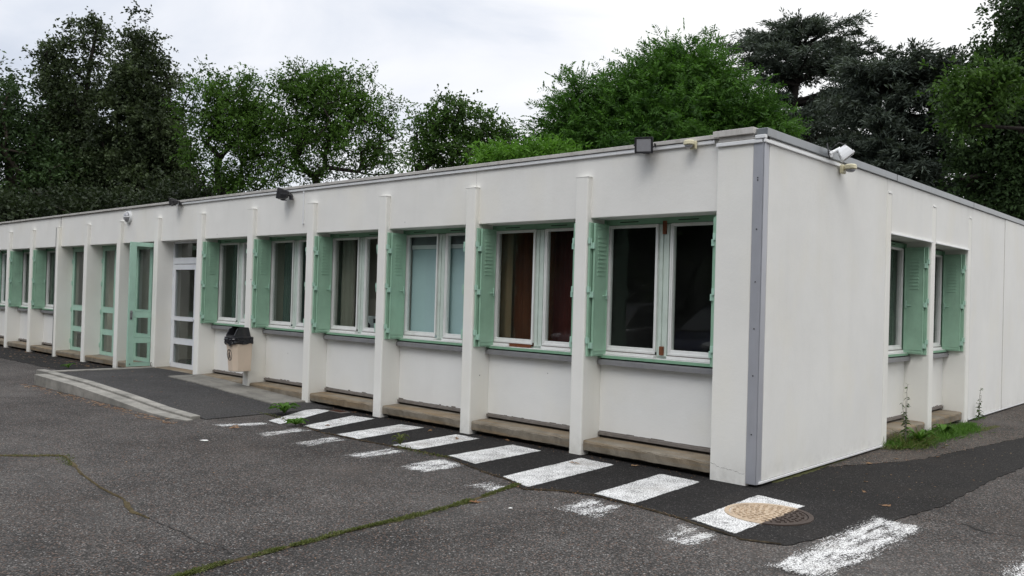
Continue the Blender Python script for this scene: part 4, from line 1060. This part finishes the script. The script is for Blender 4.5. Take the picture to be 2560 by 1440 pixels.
# ------------------------------------------------------------------ parked cars, seen in the panes
def car(loc, rz, paint, label, sc=1.0):
    t = tag(empty('parked_car', loc, rz), label, 'car', 'cars parked across from the windows')
    # stations along the length (y: 0 front .. 4.0 back), half widths and heights
    prof = [(0.0, .30, .60, .58), (.06, .22, .70, .70), (.35, .20, .80, .80), (.95, .20, .84, .93), (1.25, .20, .85, .98), (2.2, .20, .86, 1.00), (3.3, .20, .85, 1.00), (3.8, .24, .80, .96), (3.95, .34, .72, .80)]
    b = MB(); rings = []
    for (y, zb, hw, zt) in prof:
        rings.append([(-hw*.92, y, zb), (-hw, y, zb+.14), (-hw, y, zt-.16), (-hw*.93, y, zt-.03), (-hw*.5, y, zt), (hw*.5, y, zt), (hw*.93, y, zt-.03), (hw, y, zt-.16), (hw, y, zb+.14), (hw*.92, y, zb)])
    b.loft(rings); body = b.build('body', paint, t, smooth=True)
    body.modifiers.new('s', 'SUBSURF').render_levels = 2
    cab = [(1.0, .96, .74, .97), (1.75, 1.0, .62, 1.44), (2.4, 1.0, .62, 1.50), (3.2, 1.0, .60, 1.46), (3.85, .98, .66, 1.02)]
    b = MB(); rings = []
    for (y, zb, hw, zt) in cab: rings.append([(-.76, y, zb-.06), (-hw, y, zt-.04), (-hw*.85, y, zt), (hw*.85, y, zt), (hw, y, zt-.04), (.76, y, zb-.06)])
    b.loft(rings); b.build('cabin', M['car_glass'], t, .02)
    b = MB()
    b.loft([[(-hw, y, zt-.02), (-hw*.8, y, zt+.02), (hw*.8, y, zt+.02), (hw, y, zt-.02)] for (y, hw, zt) in ((1.72, .62, 1.43), (2.4, .63, 1.50), (3.3, .60, 1.45))]); b.build('roof', paint, t, .01)
    for sx in (-1, 1):
        b = MB(); rings = []
        for (y, s_) in ((-.005, .5), (.02, .9), (.16, 1.0), (.40, .55)):
            rings.append([(sx*(.56+.12*s_*math.cos(a)+.10*min(1, y*2.2)), y+.015, .67+.04*min(1, y*3)+.075*s_*math.sin(a)) for a in [2*math.pi*k/12 for k in range(12)]])
        b.loft(rings); b.build('headlight', M['headlamp'], t, smooth=True)
        for y in (.72, 3.2):
            b = MB(); b.cyl((sx*.70, y, .31), (sx, 0, 0), .31, .17, 24); w = b.build('wheel', M['black'], t, .02)
            b = MB(); b.cyl((sx*.865, y, .31), (sx, 0, 0), .19, .012, 16); b.build('rim', M['grey_metal'], w)
    b = MB(); b.box(-.30, .30, -.02, .02, .42, .56); b.box(-.55, .55, -.012, .03, .28, .34); b.build('grille', M['black'], t, .01)
    return t
M['car_blue'] = simple('dark_blue_car_paint', (.018, .022, .085), .18, .3, .03, 3, 0, .6)
M['car_grey'] = simple('grey_car_paint', (.16, .16, .17), .18, .5, .03, 3, 0, .6)
M['car_glass'] = simple('dark_car_glass', (.02, .022, .024), .06, 0, .03, 3, 0, .9)
M['headlamp'] = simple('headlamp', (.75, .77, .80), .12, .2, .1, 40, 0, .9)
car((-6.0, -7.85, 0), R(180), M['car_blue'], 'dark blue hatchback parked facing the windows, mirrored in the corner window')
car((-8.9, -7.9, 0), R(180), M['car_grey'], 'grey hatchback parked beside the dark blue one')

# ------------------------------------------------------------------ weeds, grass, fallen leaves
def rosette(name, label, loc, n, L, Wd, h, mat, cat='weed', group=None, seed=1, jag=True):
    t = tag(empty(name, loc), label, cat, group); r = random.Random(seed); b = MB(); tint = []
    for k in range(n):
        a = 2*math.pi*k/n+r.uniform(-.3, .3); Lk = L*r.uniform(.6, 1.1); hk_ = h*r.uniform(.5, 1.2); w = Wd*r.uniform(.7, 1.2)
        d = Vector((math.cos(a), math.sin(a), 0)); s_ = Vector((-d.y, d.x, 0)); seg = 7; tt = r.random()
        for i in range(seg):
            f0, f1 = i/seg, (i+1)/seg
            def pt(f, sg):
                jw = w*(math.sin(math.pi*min(1, f*.92+.08)))*(1 if not jag or int(f*seg+.5) % 2 else .45)
                z = hk_*math.sin(f*math.pi*.75)*1.2+.01
                return d*Lk*f+s_*sg*jw+Vector((0, 0, z+abs(sg)*.01))
            b.add([pt(f0, -1), pt(f0, 0), pt(f1, 0), pt(f1, -1)], [(0,1,2,3)]); b.add([pt(f0, 0), pt(f0, 1), pt(f1, 1), pt(f1, 0)], [(0,1,2,3)])
            tint += [tt]*8
    o = b.build('foliage', mat, t); at = o.data.attributes.new('tint', 'FLOAT', 'POINT'); at.data.foreach_set('value', tint)
    return t
rosette('dandelion', 'leafy green weed tuft at the ramp foot on the first stripe', (-5.97, -.80, .01), 26, .21, .030, .09, M['weed'], seed=1)
rosette('dandelion', 'smaller green weed tuft in the crack beside the second stripe', (-5.10, -1.20, .01), 22, .14, .020, .05, M['weed'], seed=2)
rosette('dandelion', 'tiny pale weed on the dark asphalt behind the ramp kerb', (-13.3, -.75, .01), 10, .14, .02, .06, M['weed'], seed=3)
rosette('dandelion', 'tiny weed in the crack at the end of the fourth stripe', (-3.35, -1.10, .01), 12, .10, .012, .08, M['grass'], seed=4)
def tall_weed(label, loc, h, lean, seed, nleaf=26):
    t = tag(empty('tall_weed', loc), label, 'weed'); r = random.Random(seed); b = MB(); V = []; T = []
    for s_ in range(4):
        hh = h*(1 if s_ == 0 else r.uniform(.45, .8)); a = r.uniform(0, 6.28); ln = Vector((lean[0]+.10*math.cos(a)*(s_ > 0), lean[1]+.12*math.sin(a)*(s_ > 0), 0))
        pts = [Vector((0,0,0))+ln*f*f*hh+Vector((r.uniform(-.008,.008), r.uniform(-.008,.008), hh*f)) for f in [i/8 for i in range(9)]]
        b.tube(pts, [.005*(1-.6*i/8) for i in range(9)], 5, cap=False)
        for k in range(nleaf if s_ == 0 else nleaf//2):
            f = r.uniform(.15, 1); i = min(7, int(f*8)); p = pts[i].lerp(pts[i+1], f*8-i); a = r.uniform(0, 6.28)
            ax = np.array([[math.cos(a), math.sin(a), r.uniform(-.5, .6)]]); ax /= np.linalg.norm(ax)
            v, _ = leaf_quads(np.array([list(p)]), ax, r.uniform(.025, .075)*(1.2-.5*f), r.uniform(.012, .028)*(1.2-.6*f), .3); V.append(v); T.append(np.full(4, r.random()))
    b.build('stem', M['drip'], t); V = np.concatenate(V); npmesh('foliage', V, np.arange(len(V)).reshape(-1, 4), M['leaf_mid'], t, np.concatenate(T))
tall_weed('tall dark stemmed weed growing up against the nearer end-wall window bay', (.13, 3.35, .01), .70, (0, .02), 3, 34)
tall_weed('slim weed with pale leaves against the end wall beyond its last pilaster', (.06, 6.62, .01), .46, (.03, .05), 6, 24)
def grass_patch(name, path, width, density, h, mat, z=.004, seed=1, mossmat=None, label=None, lumps=True):
    """short grass and moss in a crack; path of (x,y,w)"""
    r = random.Random(seed); V = []; T = []
    segs = [q for pp in path for q in zip(pp, pp[1:])] if isinstance(path[0], list) else list(zip(path, path[1:])); C = []
    for (a, b_) in segs:
        L = math.dist(a[:2], b_[:2]); n = max(1, int(L*density))
        for _ in range(n):
            f = r.random(); w = (a[2]+(b_[2]-a[2])*f)*width; C.append((a[0]+(b_[0]-a[0])*f+r.gauss(0, w), a[1]+(b_[1]-a[1])*f+r.gauss(0, w), z))
    C = np.array(C); n = len(C); ax = unit(np.stack([rng.normal(0, .65, n), rng.normal(0, .65, n), np.full(n, .8)], 1))
    v, q = leaf_quads(C, ax, h*rng.uniform(.3, 1.2, n), .006*rng.uniform(.7, 1.5, n), .2)
    o = npmesh(name, v, q, mat, None, np.repeat(np.clip(rng.normal(.5, .3, n), 0, 1), 4)); tag(o, kind='stuff'); return o
rl0 = random.Random(77); grass_pts = []; PATHS = []
GL = [(-1.40,-1.45,1.4),(-1.36,-1.62,1.2),(-1.28,-2.02,1.3),(-1.23,-2.3,.9),(-1.21,-2.50,1.0),(-1.195,-2.7,.7),(-1.19,-2.90,1.3),(-1.185,-3.1,.6),(-1.178,-3.40,.8),(-1.15,-3.65,1.0),(-1.134,-3.87,.9),(-1.112,-4.245,1.1),(-1.07,-4.50,1.0),(-1.0,-5.0,1),(-.95,-6,1)]
for k_ in range(26):
    f_ = (k_+rl0.random())/26*(len(GL)-1.01); i_ = int(f_); q_ = f_-i_; a_, b_ = GL[i_], GL[i_+1]
    x_, y_ = a_[0]+(b_[0]-a_[0])*q_, a_[1]+(b_[1]-a_[1])*q_; dx_, dy_ = b_[0]-a_[0], b_[1]-a_[1]; n_ = math.hypot(dx_, dy_); h_ = rl0.uniform(.03, .13)
    grass_pts.append((x_-dx_/n_*h_, y_-dy_/n_*h_, x_+dx_/n_*h_, y_+dy_/n_*h_, rl0.choice([.5, .8, 1.2, 1.7])))
for (x0_, y0_, x1_, y1_, w_) in grass_pts: PATHS.append([(x0_, y0_, w_*.6), ((x0_+x1_)/2, (y0_+y1_)/2, w_), (x1_, y1_, w_*.5)])
grass_patch('crack_grass', PATHS, .014, 1900, .026, M['grass'])
def moss_bed(name, path, wmul, mat, z=.002, seed=2, patchy=False):
    r = random.Random(seed); pts = []; keep = 1
    for (a, b_) in zip(path, path[1:]):
        L = math.dist(a[:2], b_[:2]); k = max(1, int(L/.03))
        for j in range(k):
            f = j/k; pts.append((a[0]+(b_[0]-a[0])*f, a[1]+(b_[1]-a[1])*f, (a[2]+(b_[2]-a[2])*f)))
    b = MB(); n = len(pts); V = []
    for i, (x, y, w) in enumerate(pts):
        if patchy and i % 6 == 0: keep = r.choice([.08, .1, .4, 1.0, 1.5])
        w = w*keep
        d = Vector((pts[min(i+1, n-1)][0]-pts[max(i-1, 0)][0], pts[min(i+1, n-1)][1]-pts[max(i-1, 0)][1])).normalized(); nx, ny = -d.y, d.x
        for s_, zz in ((-1, 0), (-.5, .008), (0, .011), (.5, .008), (1, 0)):
            ww = w*wmul*s_*r.uniform(.6, 1.3); V.append((x+nx*ww, y+ny*ww, z+zz*r.uniform(.5, 1.3)))
    F = [(i*5+j, i*5+j+1, (i+1)*5+j+1, (i+1)*5+j) for i in range(n-1) for j in range(4)]
    o = b.add(V, F).build(name, mat, smooth=True); tag(o, kind='stuff')
moss_bed('moss', GL, .021, M['moss'], .002, 2, True)
moss_bed('moss', GL, .012, M['moss_brown'], .002, 12)
CL = [(-6.5,-4.9,.5),(-5.2,-4.2,.8),(-4.87,-3.78,1.3),(-4.4,-3.86,.8),(-4.0,-3.95,1.2),(-3.4,-4.03,.7),(-2.93,-4.05,.8),(-2.56,-4.15,.7),(-2.27,-4.14,.3)]
moss_bed('moss', CL, .028, M['moss_brown'], .002, 4, True)
moss_bed('moss', CL, .009, M['moss_brown'], .002, 14)
grass_patch('crack_grass', [(-5.2,-4.2,1),(-4.87,-3.78,2.2),(-4.4,-3.9,.8)], .02, 500, .02, M['grass'])
def crack(path, w=.004, seed=1):
    r = random.Random(seed); V = []; pts = []
    for (a, b_) in zip(path, path[1:]):
        L = math.dist(a, b_); k = max(1, int(L/.025))
        for j in range(k): f = j/k; pts.append((a[0]+(b_[0]-a[0])*f+r.uniform(-.008,.008), a[1]+(b_[1]-a[1])*f+r.uniform(-.008,.008)))
    for (x, y) in pts:
        ww = w*r.uniform(.3, 1.4); V += [(x-ww*.6, y-ww, .0022), (x+ww*.6, y+ww, .0022)]
    o = MB().add(V, [(2*i, 2*i+2, 2*i+3, 2*i+1) for i in range(len(pts)-1)]).build('crack', M['dark_gap']); tag(o, kind='structure')
crack([(-2.27,-4.14),(-1.88,-4.13),(-1.6,-4.16),(-1.39,-4.10),(-1.25,-4.12),(-1.13,-4.0)], .004, 3)
crack([(1.2,.15),(1.30,.02),(1.55,.12),(1.75,-.02),(2.1,.10),(2.6,.2)], .006, 4)
EDGE = [(x, y, .5) for x, y in outer[:15]]
moss_bed('edge_debris', EDGE, .010, M['debris'], .004, 9, True)
grass_patch('crack_grass', [(-3.4,-1.12,1),(-2.95,-1.15,1.3),(-2.6,-1.12,.5)], .03, 350, .035, M['grass'])
grass_patch('crack_grass', [(-6.5,-1.0,.5),(-6.0,-.95,1),(-5.4,-1.05,1)], .03, 260, .03, M['grass'])
grass_patch('verge_grass', [(.06,3.05,.8),(.14,3.5,1.2),(.16,4.1,1.0),(.20,4.7,1.2),(.22,5.3,1.0),(.2,5.7,.5)], .085, 2200, .12, M['weed'], .012, 4)
grass_patch('verge_grass', [(.05,2.9,1),(.25,3.2,1.2),(.30,3.7,1)], .05, 500, .09, M['grass'], .012, 5)
grass_patch('verge_grass', [(.0,6.5,1),(.04,6.9,1)], .03, 300, .06, M['weed'], .012, 6)
grass_patch('verge_grass', [(.10,3.1,1),(.20,3.5,1.3),(.16,3.9,.8)], .06, 420, .26, M['grass'], .012, 15)
grass_patch('verge_grass', [(.05,3.2,1),(.15,3.6,1)], .05, 300, .20, M['weed'], .012, 16)
moss_bed('moss', [(-.02,.3,1.0),(-.01,.9,1.3),(-.01,1.5,.7),(.0,2.0,.5)], .035, M['moss'], .006, 7)
moss_bed('moss', [(.2,5.0,1),(.35,5.6,1.4),(.4,6.2,.8)], .05, M['moss'], .011, 8)
rosette('dock_plant', 'broad-leaved green weed in the grass under the nearer end-wall window', (.22, 3.55, .012), 16, .20, .035, .12, M['weed'], seed=12, jag=False)
rosette('dock_plant', 'broad-leaved weed at the foot of the pilaster between the end-wall windows', (.20, 4.55, .012), 14, .16, .028, .09, M['weed'], seed=13, jag=False)
# fallen leaves
def fallen_leaf(loc, s_, rz, seed, label, lobed=True):
    r = random.Random(seed); n = 14; V = [(0, 0, .012*s_*8)]; 
    for k in range(n):
        a = 2*math.pi*k/n; rad = s_*(1 if k % 2 == 0 else (.42 if lobed else .8))*(1.25 if abs(math.cos(a)) > .7 else .75)
        V.append((rad*math.cos(a), rad*math.sin(a), r.uniform(.0, .35)*s_))
    b = MB().add(V, [(0, 1+k, 1+(k+1) % n) for k in range(n)])
    b.add([(s_*1.2, -.002, .004), (s_*2.0, 0, .006), (s_*2.0, .003, .006), (s_*1.2, .002, .004)], [(0,1,2,3)])
    o = b.build('fallen_leaf', M['dry_leaf']); at = o.data.attributes.new('tint', 'FLOAT', 'POINT'); at.data.foreach_set('value', [r.random()]*len(o.data.vertices))
    o.location = loc; o.rotation_euler = (r.uniform(-.15, .15), r.uniform(-.15, .15), rz); tag(o, label, 'leaf', 'dry leaves scattered on the asphalt'); return o
fallen_leaf((-5.36, -1.82, .012), .055, .4, 1, 'large dry brown leaf at the worn end of the first stripe')
fallen_leaf((-5.44, -1.76, .012), .045, 2.2, 2, 'curled tan leaf lying against another at the end of the first stripe')
fallen_leaf((-1.62, -.42, .016), .050, .2, 3, 'reddish dry oak leaf on the sixth stripe')
fallen_leaf((-1.20, -2.16, .006), .055, 1.2, 4, 'tan lobed leaf beside the grassy crack below the crossing')
fallen_leaf((-3.3, -.35, .016), .035, 2.4, 5, 'small dark dry leaf lying on the fourth stripe')
rl = random.Random(21)
spots = [(-5.2,-.5),(-4.9,-.9),(-2.9,.02),(-2.4,-.02),(-1.2,-.05),(-12.6,-.5),(-13.6,-.3),(-14.5,-.5),(-15.6,-.4),(-12.2,-.35),(-11.9,-.9),(-9.0,-2.2),(-8.0,-2.25),(-7.4,-2.2),(-10.6,-2.3),(-9.6,-2.18),(-6.9,-2.15),
         (.55,1.0),(.7,.55),(.35,2.4),(.6,2.9),(.25,1.9),(.45,3.6),(1.0,.2),(-10.2,-1.2),(-10.9,-.6),(-8.3,-1.3),(-3.9,-.2),(-5.6,.0),(-6.4,-2.1)]
for k, (x, y) in enumerate(spots):
    z = .012
    if -11.3 < x < -6.2 and -1.7 < y < .1: z = zr(x)+.004
    fallen_leaf((x, y, z), rl.uniform(.018, .036), rl.uniform(0, 6.28), 100+k, 'small dry brown leaf lying on the dark asphalt', rl.random() < .6)
b = MB(); b.add([(0,0,0),(.09,.01,.004),(.10,.05,.003),(.05,.06,.006),(.0,.04,.002)], [(0,1,2,3,4)]); o = b.build('paper_scrap', M['litter'], loc=(-4.90, -2.47, .004)); tag(o, 'white scrap of paper lying alone on the grey asphalt', 'litter')
b = MB(); b.add([(0,0,0),(.03,.0,.004),(.035,.02,.003),(.01,.025,.006)], [(0,1,2,3)]); o = b.build('paper_scrap', M['litter'], loc=(-.915, -2.10, .004)); tag(o, 'tiny white scrap on the grey asphalt below the sixth stripe', 'litter')
def litter_bits():
    r = random.Random(31); V = []; F = []; T = []
    def spot(x, y, z, sz):
        a = r.uniform(0, 6.28); L = sz*r.uniform(.6, 1.6); w = sz*r.uniform(.15, .7); b0 = len(V); t = r.random()
        for (i, j) in ((-1, -1), (1, -.6), (.8, 1), (-.9, .7)):
            V.append((x+math.cos(a)*L*i*.5-math.sin(a)*w*j*.5, y+math.sin(a)*L*i*.5+math.cos(a)*w*j*.5, z+r.uniform(.0005, .006))); T.append(t)
        F.append((b0, b0+1, b0+2, b0+3))
    for _ in range(420): spot(r.uniform(-23, -11.7), -abs(r.gauss(0, .45))+.1, .007, .038)
    for _ in range(260):
        x = r.uniform(-11.1, -6.1); spot(x, -2.11-abs(r.gauss(0, .09)), .001, .040)
    for _ in range(260): spot(r.uniform(-6.6, -.5), r.uniform(-.12, .12)*r.random()+.02, .007, .012)
    for (a, b_) in zip(outer[:12], outer[1:13]):
        for _ in range(26):
            f = r.random(); spot(a[0]+(b_[0]-a[0])*f+r.gauss(0, .04), a[1]+(b_[1]-a[1])*f+r.gauss(0, .03), .0065, .012)
    for _ in range(150): spot(r.uniform(.0, 1.3), r.uniform(.3, 6), .011, .014)
    for _ in range(120):
        x = r.uniform(-11, -7); spot(x, r.uniform(-1.7, -.05), zr(x)+.002, .014)
    for _ in range(160): spot(r.uniform(-7, 1), r.uniform(-4.5, -1.6), .001, .012)
    V_ = np.array(V); o = npmesh('leaf_litter', V_, np.array(F), M['dry_leaf'], None, np.array(T)); tag(o, kind='stuff')
litter_bits()
def wall_crack(pts, w, seed, parent):
    r = random.Random(seed); V = []
    for (x, z) in pts: ww = w*r.uniform(.3, 1.3); V += [(x, -.0006, z-ww), (x, -.0006, z+ww)]
    MB().add(V, [(2*i, 2*i+2, 2*i+3, 2*i+1) for i in range(len(pts)-1)]).build('crack', M['drip'], parent)
r = random.Random(3); z = .16; pts = []
for k in range(30): z += r.uniform(-.010, .006); pts.append((-.437+k*.0113, z))
wall_crack(pts, .0016, 1, B)
r = random.Random(8); x = fin_x(2)+.10; z = 2.80
V = []
for k in range(16): x += r.uniform(-.004, .004); V += [(x-.0012, .0645, 2.80+k*.012), (x+.0012, .0645, 2.80+k*.012)]
MB().add(V, [(2*i, 2*i+1, 2*i+3, 2*i+2) for i in range(15)]).build('crack', M['drip'], B)
S.render.film_transparent = False
S.cycles.max_bounces = 8; S.cycles.transparent_max_bounces = 24
